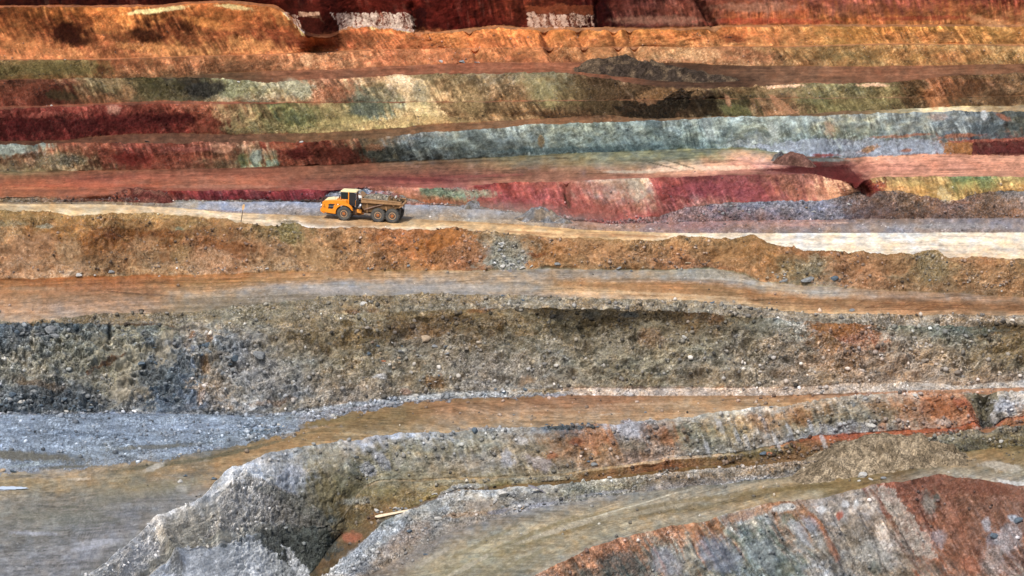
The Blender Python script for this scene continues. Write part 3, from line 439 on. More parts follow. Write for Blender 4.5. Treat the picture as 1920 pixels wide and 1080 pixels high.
E(1115, 395, 60, 12, '98483c', .6, 5); E(1700, 345, 40, 8, 'd8b068', .4); E(1770, 365, 20, 12, 'd8c098', .5, 50)
# haul road
E(640, 398, 60, 4, '8c7c6c', .5, 0); E(420, 397, 90, 3, 'b09078', .5, 3, only='GA'); E(1000, 437, 70, 3, 'b8804c', .6, 4, only='HR'); E(1200, 442, 60, 2.5, 'c08850', .5, 3, only='HR'); E(1710, 458, 40, 3, 'd0b898', .5, 3, only='HR'); E(640, 420, 90, 4, 'b08c64', .45, 2, only='HR')
E(1490, 422, 40, 3, 'd8a898', .6, only='GA'); E(1560, 418, 60, 2, 'e0b8a0', .6, only='GA'); E(1780, 424, 120, 5, '9c9896', .6, only='GA'); E(1300, 424, 60, 4, 'b08078', .5, only='GA')
# brown berm wall
E(60, 470, 60, 24, 'b08468', .6, -20, rub=.3); E(130, 470, 26, 26, 'a88a70', .65, 30, rub=.3); E(240, 440, 60, 8, '7c481c', .7, 3, d=-.35); E(210, 448, 18, 8, '6c3414', .7); E(310, 442, 60, 7, '80481c', .6); E(420, 462, 60, 10, '8c5428', .6, 10, d=-.2); E(340, 480, 26, 22, 'b09068', .5)
E(270, 465, 34, 22, 'b08c6c', .5); E(400, 490, 60, 18, 'b89074', .5, 0, rub=.4); E(590, 478, 60, 24, 'ac8662', .7, 30, rub=.3); E(545, 440, 34, 22, '84764c', .75, 60, rub=.9); E(640, 465, 20, 14, '96602c', .6); E(700, 452, 22, 10, '9c5c24', .6); E(790, 465, 14, 16, 'b4702c', .8); PG([(800, 462), (822, 432), (840, 428), (870, 436), (862, 452), (830, 470), (808, 476)], 'b46c28', .85, 5, rub=.2)
E(880, 470, 40, 20, 'a46c40', .5); E(948, 472, 30, 34, '8e8880', .75, -10, rub=1); E(960, 496, 36, 12, '98989a', .6, 0, rub=1); E(1006, 478, 20, 5, '8a4c1c', .85); E(1000, 496, 18, 6, 'b87c44', .7); E(1120, 475, 60, 22, 'b08058', .5, 0, rub=.3); E(1350, 478, 60, 22, 'ac7c50', .5, 0, rub=.3)
E(1520, 500, 34, 22, '8c8272', .5, 0, rub=1); E(1660, 500, 60, 22, 'ac7850', .4, 0, rub=.3); E(1745, 500, 34, 34, '887458', .6, 0, rub=1); E(1880, 520, 40, 24, 'a87c58', .4); E(200, 408, 190, 5, 'b48a54', .5); E(20, 425, 30, 9, '948468', .6, 0, rub=1); E(85, 425, 20, 5, '8c8c84', .6, 0, rub=1); E(335, 430, 10, 6, '808878', .7)
# orange bench
E(60, 541, 70, 4, 'a08868', .5, only='F1'); E(110, 548, 80, 5, 'a47850', .5, 2, only='F1'); E(230, 549, 60, 1.5, '5c4430', .7, 4, only='F1'); E(310, 554, 40, 1.3, '6c5440', .6, 6, only='F1'); E(500, 560, 200, 10, '948468', .4, -3, rub=.6, only='F1'); E(620, 545, 90, 8, 'acA498', .5, 0, only='F1'); E(840, 540, 160, 9, 'b4a894', .5, 0, only='F1')
E(1330, 515, 60, 10, 'a49a80', .7, 0, rub=.4, only='F1'); E(1260, 552, 160, 3, 'e4c08c', .5, 3, only='F1'); E(1200, 540, 130, 4, 'b07c44', .5, 3, only='F1'); E(500, 585, 60, 8, '8c8468', .6, 0, rub=1)
for i in range(9):
    E(1610 + i * 24, 568 + (i * 7) % 13, 12 + i % 3 * 6, .9, '7c4c28', .7, -28 + (i % 4) * 12, only='F1')
# the big grey face
PG([(975, 581), (1280, 586), (1290, 592), (1285, 608), (1260, 600), (1240, 612), (1220, 596), (1185, 606), (1160, 596), (1140, 620), (1095, 612), (1075, 600), (1050, 604), (1010, 592)], '463e2c', .8, 6, seed=3)  # shade under the overhanging rim, painted as a dark band
E(1045, 596, 14, 12, '2c2c28', .8, d=-.3); E(1110, 594, 20, 12, '2e3230', .7, d=-.3); E(1180, 592, 20, 8, '2c3438', .7, d=-.3); E(1140, 606, 60, 14, '40361f', .5, d=-.3); E(860, 600, 26, 9, '4c3c22', .75, d=-.3); E(790, 600, 18, 7, '3c3424', .8, d=-.4); E(900, 584, 26, 6, '7a5024', .7, -8); E(660, 586, 14, 6, '7c5428', .7); E(700, 582, 16, 5, '74502c', .6); E(650, 612, 14, 8, '5c4c24', .7); E(550, 638, 14, 8, '5c4c28', .6); E(585, 634, 18, 12, '74602f', .6)  # the darkest patches paint more shade into the undercut
E(1300, 640, 60, 20, '86806a', .5, 0, rub=.5); E(1230, 620, 50, 20, '8c8468', .6, 0, rub=.5); E(1150, 660, 90, 40, '86826e', .4, 0, rub=.75); E(1220, 640, 26, 20, 'a07a50', .5, 0); E(1590, 640, 22, 12, 'b07050', .6, 20); E(1585, 620, 50, 14, 'a06828', .6); E(1680, 640, 22, 10, 'b8b4a8', .65, 20); E(1760, 622, 40, 12, '7c8880', .6, 30); E(1500, 616, 14, 12, 'b0b8b0', .5); E(1420, 614, 50, 12, '74776a', .6); E(1345, 600, 18, 14, '6c4c28', .7); E(1870, 610, 60, 8, '54462c', .8)
E(1860, 668, 60, 20, '84724c', .5); E(1385, 640, 5, 24, 'b8b4a0', .5, 20)
E(350, 617, 40, 5, '46423a', .7); E(260, 610, 90, 3, '5c3c20', .7, 2); E(205, 620, 4, 20, '2c3030', .8); E(310, 665, 26, 14, '6c7a80', .6, 30); PG([(210, 672), (240, 664), (300, 655), (330, 640), (345, 660), (290, 735), (225, 760), (205, 740), (225, 700)], '948c74', .62, 7, rub=.25); PG([(160, 700), (205, 678), (240, 668), (236, 674), (200, 688), (165, 706)], '5c3c20', .85, 4)
E(305, 632, 20, 12, '9c9470', .6, -30); PG([(290, 655), (310, 622), (325, 618), (322, 660), (300, 704), (288, 700)], 'a09478', .6, 4, rub=.2); E(300, 712, 54, 26, '56666f', .7, 0, rub=.8); E(280, 690, 26, 14, '50606a', .6, -40, rub=.8); E(355, 640, 12, 30, 'a8906c', .4, 5); E(362, 632, 7, 10, '8a5c30', .7); E(395, 640, 10, 12, 'ac8054', .6); E(385, 690, 12, 18, '9c7848', .7); E(378, 745, 8, 22, 'b89468', .6, 15)
PG([(0, 618), (60, 608), (110, 614), (105, 640), (60, 640), (40, 660), (0, 662)], '566670', .6, 6, rub=.9); E(95, 625, 26, 12, '6c787c', .6, -30, rub=1); E(62, 640, 5, 22, 'a49c80', .5); E(60, 745, 80, 28, '4c5c66', .55, 0, rub=1); E(140, 750, 60, 26, '4c5a64', .5, 0, rub=1); E(70, 722, 60, 8, '6c5434', .6, 10); E(20, 748, 24, 10, '84949c', .6, 0, rub=1); E(480, 700, 80, 26, '98999a', .35, 0, rub=.9); E(450, 672, 18, 16, '949ea8', .55, 0, rub=.6)
E(430, 650, 30, 24, '70808a', .5, 30, rub=.9); E(340, 668, 16, 12, '6c7e8a', .6, 40, rub=.8); E(510, 758, 50, 6, '7c5c38', .6, -8); E(400, 772, 60, 4, '4c4c44', .6); E(695, 745, 36, 10, '9a9280', .6, 0, rub=.8); E(815, 722, 24, 10, '84602f', .7); E(985, 715, 22, 9, '9a7c54', .6, 0, rub=.2); E(712, 713, 16, 5, 'c4ccd4', .7, 0, rub=.8); E(760, 738, 14, 4, 'b08c78', .7); E(900, 690, 120, 26, '8c8c84', .3, 0, rub=1); E(600, 620, 60, 30, '7c745c', .35, 0, rub=1)
# second road and gravel pad
PG([(0, 775), (300, 774), (500, 780), (640, 764), (760, 748), (1060, 736), (1058, 742), (900, 746), (760, 757), (690, 770), (600, 786), (556, 800), (552, 814), (430, 838), (300, 862), (150, 878), (0, 888)], '949da4', .8, 9, rub=.8)
E(60, 856, 110, 10, '6c6448', .85, 3, rub=.3); E(60, 870, 60, 4, 'a0a498', .6, -8, rub=.8); E(120, 876, 60, 4, '6c664c', .8, -3, rub=.3); E(290, 838, 90, 5, '6f6648', .7, -3, rub=.4); E(260, 778, 240, 4, '6c7880', .5, 0, rub=1); E(180, 815, 200, 7, '70808e', .45, 3, rub=1); E(450, 845, 110, 4, '6c6444', .8, -13, rub=.2); E(300, 872, 120, 4, '6a6242', .7, -8, rub=.2); E(490, 808, 40, 8, '6c828c', .6, -10, rub=1); E(420, 800, 180, 6, 'a8b4c4', .4); E(360, 843, 60, 6, 'a0acbc', .5, -6, rub=.9)
E(12, 916, 17, 3.4, 'd8e4f4', .95, -6, edge=.2); E(150, 898, 26, 2.6, 'e0c8a0', .7, -2, edge=.3); E(290, 876, 24, 6, 'd8ccb0', .6, -22, edge=.3); E(130, 950, 20, 3, '6c6c44', .7); E(170, 958, 30, 1.5, '70704c', .7); E(60, 1000, 50, 4, 'b0b4c0', .5, 2); E(190, 1016, 40, 7, 'b4b8bc', .6, -5); E(160, 1028, 30, 6, 'b8bcc4', .5, -10); E(330, 920, 80, 14, '8a8468', .4, -20); E(120, 970, 120, 14, '848258', .4, 3); E(250, 925, 120, 16, '8c8458', .5, -12)
E(560, 812, 80, 4, 'c09458', .5, -14, only='F2'); E(1000, 770, 200, 3, 'c8a070', .4, -2, only='F2'); E(900, 748, 160, 4, '8c6c40', .5, -2, only='F2'); E(1200, 758, 90, 3, 'd0a878', .5, -1, only='F2'); E(620, 790, 60, 6, '84703f', .5, -10, only='F2'); E(1140, 777, 24, 2, 'd8b88c', .6, -6, only='F2')
# the wall below it, and the spur
PG([(455, 900), (500, 905), (560, 935), (600, 965), (628, 1002), (560, 990), (500, 975), (440, 1000), (380, 1010), (400, 960), (430, 920)], '80786a', .6, 7, rub=.85); E(540, 905, 26, 26, '8490a4', .65, 35, rub=.3); E(555, 882, 20, 12, 'a8b0c0', .5, 30, rub=.6); E(600, 930, 34, 40, '746a48', .6, 50, rub=.3); E(440, 906, 22, 12, 'b0b4b8', .5, -30); E(340, 915, 12, 8, 'b0a890', .6)
PG([(470, 1000), (520, 985), (580, 992), (625, 1008), (640, 1030), (600, 1056), (560, 1062), (520, 1030), (490, 1012)], '4c5450', .8, 15, rub=.8, seed=5); PG([(345, 1030), (430, 1022), (470, 1005), (520, 1040), (565, 1082), (345, 1100)], '98a2ae', .75, 14, rub=.3); PG([(530, 1020), (545, 1030), (575, 1070), (590, 1090), (560, 1090), (545, 1060)], 'c8d0dc', .7, 9); E(330, 1060, 14, 40, '5c5438', .6, -10); E(500, 1000, 30, 4, '2c302c', .8, 15); PG([(475, 920), (500, 915), (560, 940), (610, 975), (630, 1005), (600, 990), (540, 960)], '5c6054', .6, 8, rub=.6, seed=8)
E(262, 1050, 50, 24, 'a0a0a0', .6, -40, rub=.8); E(350, 980, 60, 26, '857b5c', .55, -30, rub=.3)
E(690, 880, 18, 14, '98a0b0', .6, 40, rub=.9); E(715, 865, 26, 12, 'a0a8bc', .5, 50, rub=.9); E(745, 860, 10, 16, 'a8a498', .6, -20); E(668, 880, 16, 12, '54605c', .5, 0, rub=1); E(820, 858, 10, 14, '94948c', .5); E(820, 842, 16, 14, '6c6c64', .6); E(975, 828, 14, 8, 'c0bcb8', .7); E(950, 860, 14, 20, 'a4a8b4', .6, -20); E(1010, 870, 30, 14, 'b0a8b0', .45, 20); E(1000, 842, 34, 12, '74684c', .6, 0); E(905, 805, 40, 5, '94a0a8', .5, 0, rub=1)
E(1070, 802, 60, 5, '3c5058', .75, -2, rub=1); E(1080, 830, 14, 8, '90502c', .8); E(1035, 855, 10, 7, '9c5828', .8); E(1180, 808, 26, 20, 'a8aab4', .75, 0, rub=.5); E(1185, 835, 30, 18, '807864', .6, 0); E(1240, 845, 34, 8, 'a89480', .5, -10, rub=.9); E(1110, 830, 26, 16, 'a87048', .5)
for i, (x_, y_) in enumerate([(1350, 805), (1380, 818), (1400, 830), (1430, 790), (1455, 825), (1480, 812), (1520, 800), (1325, 840), (1545, 830)]):
    E(x_, y_, 5, 20, ['b8bcc4', 'c4c8cc', 'b0b4b8'][i % 3], .6, -24)
E(1360, 812, 50, 12, '8c845c', .35); E(1500, 782, 30, 14, 'a8703c', .5, 30); E(1420, 795, 26, 14, 'ac7c48', .5, 40); E(1655, 800, 10, 12, 'a86c40', .6); E(1580, 800, 60, 8, 'a8aab0', .5, -4, rub=1); E(1500, 856, 60, 7, '7c5830', .6); E(1590, 818, 30, 7, 'a85028', .85); E(1760, 770, 34, 14, 'a86028', .55, 10); E(1800, 760, 18, 12, 'b0582c', .7); E(1730, 765, 8, 14, '84543c', .6); E(1770, 790, 20, 8, 'c4b0a0', .6)
PG([(1802, 740), (1866, 738), (1868, 752), (1858, 775), (1862, 795), (1835, 798), (1828, 775), (1812, 752)], '746c50', .85, 4); E(1846, 788, 12, 10, '50504e', .8, 0, rub=.8); E(1885, 765, 18, 16, 'b0b4c0', .6, -40); E(1900, 790, 24, 8, 'b87848', .7, -25)  # notch: shade painted on its left side, sunlight on its right
# gully and lower berm
E(660, 1006, 22, 12, 'b86840', .9, 0, rub=.3); E(660, 985, 40, 20, '74643f', .4); E(700, 920, 60, 12, '807850', .4); E(670, 940, 30, 8, 'a0a8a0', .4, 0, rub=1)
E(880, 912, 30, 6, 'c0c4c4', .6, -4, rub=.9); E(840, 925, 30, 7, 'c4c8cc', .6, -30, rub=.9); E(700, 1010, 30, 10, 'a8b4c4', .6, -40, rub=1); E(660, 1045, 36, 12, 'b4c0cc', .7, -40, rub=.9); E(800, 950, 30, 12, '707c80', .5, -20, rub=1); E(720, 980, 26, 8, '60706c', .5, -30, rub=1); E(900, 945, 34, 12, '94887c', .6, 0, rub=.4); E(930, 960, 26, 5, '70748a', .6, -10, rub=.9); E(1020, 945, 40, 4, '8a90a4', .6, -10, rub=.9)
E(760, 1010, 60, 20, '9a7c60', .45, -30, rub=.95); E(870, 965, 50, 6, 'a07c50', .6, -4, rub=.9); E(1130, 925, 70, 4, '8a8c98', .5, -8, rub=.9); E(780, 1040, 60, 16, '8c8884', .45, -30, rub=.9)
# lower road ruts
for (x_, y_, r_, c_, a_) in [(900, 1020, 90, '8a7e54', -26), (1000, 1000, 110, '84784c', -22), (1100, 970, 100, '8c7e54', -14), (1250, 945, 110, '8a7a50', -9), (880, 1060, 60, 'bcb49c', -28), (1060, 990, 110, 'c4baa0', -17), (1200, 962, 110, 'b8ac8c', -11), (1400, 925, 110, '8a784c', -8), (980, 1050, 80, '8a8058', -26), (820, 1040, 50, 'b8b09c', -30), (1450, 905, 90, 'b8a47c', -6), (1500, 915, 60, '84703f', -4), (1540, 910, 60, '7c683c', -3)]:
    E(x_, y_, r_, 5, c_, .55, a_, only='R1')
E(1180, 950, 120, 1.6, 'd0c8ac', .8, -16, only='R1'); E(920, 1070, 60, 8, '8a8058', .4, -30, only='R1')
# front right face
E(1170, 1060, 60, 26, '486060', .7, 10); E(1120, 1075, 40, 14, '506460', .6); E(1250, 1055, 40, 26, '8c90a0', .55, 40, rub=.2); E(1350, 1040, 50, 34, '8c98b0', .6, 30, rub=.2); E(1430, 1040, 40, 30, '8c98a0', .5, 40, rub=.2); E(1400, 965, 60, 12, 'b87c48', .6, -18, rub=.5); E(1470, 952, 24, 8, 'c8ccc8', .8, -10); E(1480, 975, 20, 16, '64745c', .6)
E(1535, 985, 7, 34, 'b06830', .8, -38); E(1560, 1030, 8, 34, 'b0683c', .6, -28); E(1575, 965, 8, 8, 'b8502c', .85, 20); E(1540, 955, 12, 8, 'd0d4d8', .75); E(1585, 945, 8, 8, 'd4d8dc', .7); E(1605, 945, 6, 10, 'd8dcdc', .7); E(1520, 985, 12, 24, '98a4b8', .5, -40); E(1500, 1000, 10, 40, 'a8b0bc', .5, -38); E(1600, 1000, 26, 40, '8c7c64', .5, -30)
PG([(1645, 912), (1680, 918), (1692, 945), (1712, 975), (1740, 1010), (1760, 1050), (1720, 1040), (1690, 1000), (1665, 960)], 'b8b0a0', .55, 6, rub=.6); E(1640, 1040, 40, 26, 'b0b0a8', .55, 10, rub=.6); E(1640, 1065, 16, 12, '50605c', .6, 30); E(1740, 945, 14, 26, '8c8c80', .6, -20); E(1755, 935, 8, 10, '40605c', .6); E(1760, 1010, 16, 20, 'a0a0ac', .5, -30)
PG([(1762, 895), (1800, 890), (1870, 905), (1935, 915), (1935, 970), (1850, 975), (1840, 1010), (1800, 1085), (1770, 1030), (1765, 960)], '8c6048', .42, 14, rub=.45, seed=12); E(1830, 915, 70, 14, '74402a', .6, 5); E(1850, 985, 10, 16, 'a0a8b4', .6); E(1860, 1015, 12, 16, '70788a', .5, 0, rub=.8); E(1890, 1010, 26, 34, 'a8acb4', .5, 40, rub=.9); E(1900, 975, 14, 8, '90a0b0', .7); E(1820, 1060, 26, 20, 'ac6440', .6); E(1860, 1050, 24, 24, 'a89c94', .5, 0, rub=.9)
E(1880, 875, 50, 9, 'c4bca8', .6, 8, only='R1'); E(1900, 905, 34, 4, 'd4d4d0', .7, 6)
# relief that belongs to the shapes
def RIDGE(x0, y0, x1, y1, w, d):
    m = region(min(x0, x1) - 2 * w, max(x0, x1) + 2 * w, min(y0, y1) - 2 * w, max(y0, y1) + 2 * w)
    x = PXg[m]; y = PYg[m]; L2 = (x1 - x0) ** 2 + (y1 - y0) ** 2
    t = np.clip(((x - x0) * (x1 - x0) + (y - y0) * (y1 - y0)) / L2, 0, 1)
    r = np.hypot(x - x0 - t * (x1 - x0), y - y0 - t * (y1 - y0)) / w
    DSP[m] += d * np.exp(-1.6 * r ** 2) * (WALL[:, None] * np.ones((1, NX)))[m]
RIDGE(470, 905, 620, 1000, 24, .8); RIDGE(560, 880, 650, 980, 20, -.3); RIDGE(440, 900, 420, 1005, 24, 1.0); RIDGE(300, 985, 335, 1045, 16, .9)
RIDGE(1845, 750, 1850, 795, 14, -2.2); RIDGE(1800, 760, 1822, 795, 18, 1.0); RIDGE(1878, 750, 1885, 790, 12, .8)
for i in range(10): RIDGE(1320 + i * 29, 795 - i * 3.2, 1336 + i * 29, 840 - i * 4, 7, .45 if i % 2 else -.45)
for i in range(16): RIDGE(1300 + i * 38, 990 - i * 4, 1350 + i * 38, 1075, 9, (.5, -.6, .3)[i % 3])
for x_ in (1020, 1085, 1150, 1180, 880): RIDGE(x_, 62, x_ + 16, 108, 9, -.9)
RIDGE(773, 10, 785, 62, 9, -1.6); RIDGE(1118, 5, 1122, 50, 7, -1.2); RIDGE(1310, 0, 1340, 50, 9, -1.2); RIDGE(1062, 345, 1066, 385, 7, -.8)
RIDGE(190, 700, 345, 640, 10, -.7); RIDGE(206, 612, 206, 650, 4, -.8); RIDGE(60, 610, 64, 660, 6, -.6); RIDGE(1605, 346, 1630, 360, 8, -1.2)
# stones baked in as colour and relief where it is rocky
d1, r1_ = cells(PXg / 4.0, PYg / 3.2, 3); d2, r2_ = cells(PXg / 11.0, PYg / 8.5, 5); d3, r3_ = cells(PXg / 2.3, PYg / 2.0, 8)
st = np.clip(RUB, 0, 1); far = sm(900, 350, PYg) * .35
big = (r2_ > .80) * sm(.5, .15, d2)
cl_ = .22 + .85 * sm(.38, .66, fbm(PXg / 30, PYg / 18, 601, 4, .6))
k1 = np.exp(st * cl_ * ((r1_ - .5) * .6 + (r3_ - .5) * .95 - .35 * sm(.3, .75, d1)))
k1 = k1 * np.exp(st ** 1.5 * big * (r1_ * 1.0 - .2) * .8)
COLR = COLR * k1[..., None]
grey = COLR.mean(-1, keepdims=True); gm = (st * (r3_ > .6) * .35)[..., None]; COLR = COLR * (1 - gm) + grey * np.array([1.0, 1.0, 1.04]) * gm * 1.08
DSP += st * (cl_ * .20 * (.5 - d1) * (r1_ > .55) + .30 * big * cl_ + .10 * (.5 - d3)) * (0.35 + 0.65 * WALL[:, None])
TINT = dict(W1a=(1.14, 1.06, .98), W2=(.98, 1.03, .90), W8=(1.30, 1.30, .66), W7=(1.18, 1.18, .74), F3=(1.06, 1.14, .92), F2=(.97, 1.02, 1.16), W5=(1.04, .99, .80), F1=(.99, 1.03, 1.16), B1=(1.05, 1.05, 1.03), W9=(1.05, 1.0, .88), W4=(.87, .89, .87), W3=(.98, 1.06, .95), W6=(1.14, 1.06, .96), HR=(.96, .93, .86), W1b=(1.0, 1.0, .95), R1=(1.0, .98, .95))
for (name, kind, r0, r1) in seg_rows:
    if name in TINT and kind in ('wall', 'flat'): COLR[r0:r1 + 1] *= np.array(TINT[name])
lft = (sm(620, 420, PXg) * sm(600, 612, PYg) * sm(780, 770, PYg))[..., None]; COLR = COLR * (1 + lft * np.array([-.03, .03, .14]))
# broken rock in the cemented parts
def soft_box(x0, x1, y0, y1, f=14): return sm(x0 - f, x0 + f, PXg) * sm(x1 + f, x1 - f, PXg) * sm(y0 - f, y0 + f, PYg) * sm(y1 + f, y1 - f, PYg)
rockm = soft_box(-60, 180, 606, 700) + .9 * soft_box(230, 470, 640, 760) + .8 * soft_box(-60, 190, 720, 775) + .7 * soft_box(440, 640, 890, 1090) + .35 * soft_box(-60, 640, 200, 265) + .3 * soft_box(600, 1000, 0, 60) + .3 * soft_box(1480, 1960, 740, 800)
rockm = np.clip(rockm, 0, 1)
ft = facets((PXg + .5 * PYg) / 15, (PYg - .2 * PXg) / 11, 901) + .6 * facets((PXg + .4 * PYg) / 7.5, PYg / 6, 902) + .35 * facets(PXg / 3.6, PYg / 3, 903)
DSP += .62 * ft * rockm * (.2 + .8 * WALL[:, None])
COLR = COLR * np.exp(.55 * rockm * ft)[..., None]
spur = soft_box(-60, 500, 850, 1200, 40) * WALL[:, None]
COLR = COLR * (1 + 1.0 * spur)[..., None]  # spur faces lightened in colour to offset the shade they lie in
gv = soft_box(-60, 560, 774, 880, 8) * (1 - WALL[:, None]) * sm(.4, .7, RUB); gn = fbm(PXg / 34, PYg / 6, 931, 4, .65) - .5
COLR = COLR * np.exp(1.5 * gv * gn)[..., None] * (1 - gv[..., None] * np.array([.15, .05, .02]))
# upper tiers: deeper and browner pigments
lum = COLR @ np.array([.25, .65, .10]); upz = sm(345, 300, PYg)
COLR = COLR * np.exp(.28 * upz * np.clip(np.log(np.maximum(lum, .01) / .17), -1.6, 1.0))[..., None]
red = sm(1.5, 2.2, COLR[..., 0] / (COLR[..., 1] + 1e-4)) * sm(352, 330, PYg) * (1 - sm(1180, 1300, PXg) * sm(270, 290, PYg))
COLR[..., 2] *= 1 - .30 * red; COLR[..., 1] *= 1 - .07 * red
COLR *= (1 - .16 * upz)[..., None]
grn = sm(.98, 1.12, COLR[..., 1] / (COLR[..., 0] + 1e-4)) * sm(345, 320, PYg)
gg = COLR.mean(-1, keepdims=True); gw = (.28 * grn)[..., None]
COLR = (COLR * (1 - gw) + gg * np.array([1.0, 1.02, 1.0]) * gw) * (1 - .14 * grn)[..., None]
gmean = COLR.mean(-1, keepdims=True)
satn = 1 - COLR.min(-1) / (COLR.max(-1) + 1e-4)
low = ((sm(520, 640, PYg) * (.20 + .35 * sm(640, 480, PXg) * sm(905, 940, PYg)) + .05) * (1 - .6 * sm(.55, .8, satn)))[..., None]
COLR = COLR * (1 - low) + gmean * np.array([1.0, 1.0, 1.01]) * low
hot = (sm(.62, .86, satn) * (.14 + .10 * sm(352, 330, PYg) * sm(20, 120, PYg)))[..., None]; COLR = (COLR * (1 - hot) + COLR.mean(-1, keepdims=True) * hot) * (1 - .5 * hot)
COLR = np.clip(COLR, 0.002, .98)
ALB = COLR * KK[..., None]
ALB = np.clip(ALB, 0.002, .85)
# move the sheet out along its own face
tx = np.zeros_like(G); tx[1:-1] = G[2:] - G[:-2]; tx[0] = G[1] - G[0]; tx[-1] = G[-1] - G[-2]
ln = np.hypot(tx[..., 1], tx[..., 2]) + 1e-6
nrm = np.stack([0 * ln, -tx[..., 2] / ln, tx[..., 1] / ln], -1)
for _ in range(2): nrm[1:-1] = (nrm[2:] + nrm[:-2] + 2 * nrm[1:-1]) / 4
nrm[..., 2] = np.maximum(nrm[..., 2], .05); nrm /= np.linalg.norm(nrm, axis=-1, keepdims=True)
G2 = G + nrm * DSP[..., None]
G2[..., 0] += 0.12 * st * (fbm(PXg / 4, PYg / 3, 611, 2) - .5)
PX2, PY2 = project(G2)

# ---------------------------------------------------------------- ground material: pigment from the sheet, grain and stones from nodes
def ground_mat(name, stones=True):
    m = bpy.data.materials.new(name); m.use_nodes = True; n = m.node_tree.nodes; l = m.node_tree.links
    b = n["Principled BSDF"]; b.inputs["Roughness"].default_value = .93; b.inputs["Specular IOR Level"].default_value = .05
    at = n.new("ShaderNodeAttribute"); at.attribute_name = "pigment"; ar = n.new("ShaderNodeAttribute"); ar.attribute_name = "rocky"
    geo = n.new("ShaderNodeNewGeometry")
    n1 = n.new("ShaderNodeTexNoise"); n1.inputs["Scale"].default_value = 2.6; n1.inputs["Detail"].default_value = 6; n1.inputs["Roughness"].default_value = .72
    vo = n.new("ShaderNodeTexVoronoi"); vo.inputs["Scale"].default_value = 6.0
    for q in (n1, vo): l.new(geo.outputs["Position"], q.inputs["Vector"])
    mr = n.new("ShaderNodeMapRange"); mr.inputs[1].default_value = .3; mr.inputs[2].default_value = .7; mr.inputs[3].default_value = .72; mr.inputs[4].default_value = 1.3
    l.new(n1.outputs["Fac"], mr.inputs[0])
    sp = n.new("ShaderNodeSeparateColor"); l.new(vo.outputs["Color"], sp.inputs[0])
    m2 = n.new("ShaderNodeMapRange"); m2.inputs[3].default_value = .62; m2.inputs[4].default_value = 1.5; l.new(sp.outputs[0], m2.inputs[0])
    mx = n.new("ShaderNodeMix"); mx.inputs[2].default_value = 1.0; l.new(ar.outputs["Fac"], mx.inputs[0]); l.new(m2.outputs[0], mx.inputs[3])
    mu = n.new("ShaderNodeMath"); mu.operation = 'MULTIPLY'; l.new(mr.outputs[0], mu.inputs[0]); l.new(mx.outputs[0], mu.inputs[1])
    vm = n.new("ShaderNodeVectorMath"); vm.operation = 'SCALE'; l.new(at.outputs["Color"], vm.inputs[0]); l.new(mu.outputs[0], vm.inputs["Scale"])
    l.new(vm.outputs[0], b.inputs["Base Color"])
    h = n.new("ShaderNodeMath"); h.operation = 'MULTIPLY'; l.new(vo.outputs["Distance"], h.inputs[0]); l.new(ar.outputs["Fac"], h.inputs[1])
    h2 = n.new("ShaderNodeMath"); h2.operation = 'MULTIPLY_ADD'; l.new(h.outputs[0], h2.inputs[0]); h2.inputs[1].default_value = -1.3; l.new(n1.outputs["Fac"], h2.inputs[2])
    bp = n.new("ShaderNodeBump"); bp.inputs["Strength"].default_value = .8; bp.inputs["Distance"].default_value = .16
    l.new(h2.outputs[0], bp.inputs["Height"]); l.new(bp.outputs[0], b.inputs["Normal"])
    return m
MG = ground_mat("earth")
NAMES = dict(W9=('pit_wall', 'dark red top face of the pit with white streaked patches'), W8=('pit_wall', 'orange clay face with dark brown stains below the dark red top'), W7=('pit_wall', 'low orange and tan face above the upper dirt bench'),
             W6=('pit_wall', 'olive and brown face below the bench with the dark dirt pile'), W5=('pit_wall', 'deep red face at left turning olive brown at right'), W4=('pit_wall', 'face turning from rust red at left to grey green at right'),
             W3=('pit_wall', 'pink and maroon face behind the haul road, ochre at right'), RBL=('rubble_bank', 'low bank of loose stones at the foot of the pink face'), GA=('gravel_ground', 'grey gravel strip behind the pale haul road'),
             HR=('haul_road', 'pale cream haul road the dump truck drives on'), W2=('earth_bank', 'brown earth bank below the pale haul road'), F1=('dirt_road', 'orange tan bench with tyre tracks below the brown bank'),
             CWa=('rubble_bank', 'stony lip along the top of the big grey face'), W1a=('pit_wall', 'big grey stony face with a dark undercut near its top'), TBS=('rubble_bank', 'thin pale windrow at the foot of the big grey face'),
             F2=('dirt_road', 'tan dirt road with blue grey gravel at left below the big grey face'), W1=('pit_wall', 'grey and rust face with a whitish crest below the tan road'), LG=('ledge', 'narrow ledge across the grey and rust face'),
             W1b=('pit_wall', 'lower brown and blue grey part of the face under the narrow ledge'), G0=('gully', 'narrow rust brown gully behind the rocky berm'), B1=('earth_bank', 'rocky grey berm along the lower curved road'),
             R1=('dirt_road', 'lower curved road with olive wheel ruts'), W0=('pit_wall', 'front right face streaked blue grey and rust red'), F3=('bench_ground', 'salmon red bench above the maroon face'), F4=('bench_ground', 'brown bench above the grey green face'),
             F5=('bench_ground', 'thin rust bench above the deep red face'), F6=('bench_ground', 'brown bench the dark dirt pile stands on'), F7=('bench_ground', 'thin orange ledge below the orange clay face'), F8=('bench_ground', 'thin pale ledge at the foot of the dark red top face'),
             PL=('terrain', 'ground beyond the top of the pit'), N0=('terrain', 'ground in front of the lowest face'))
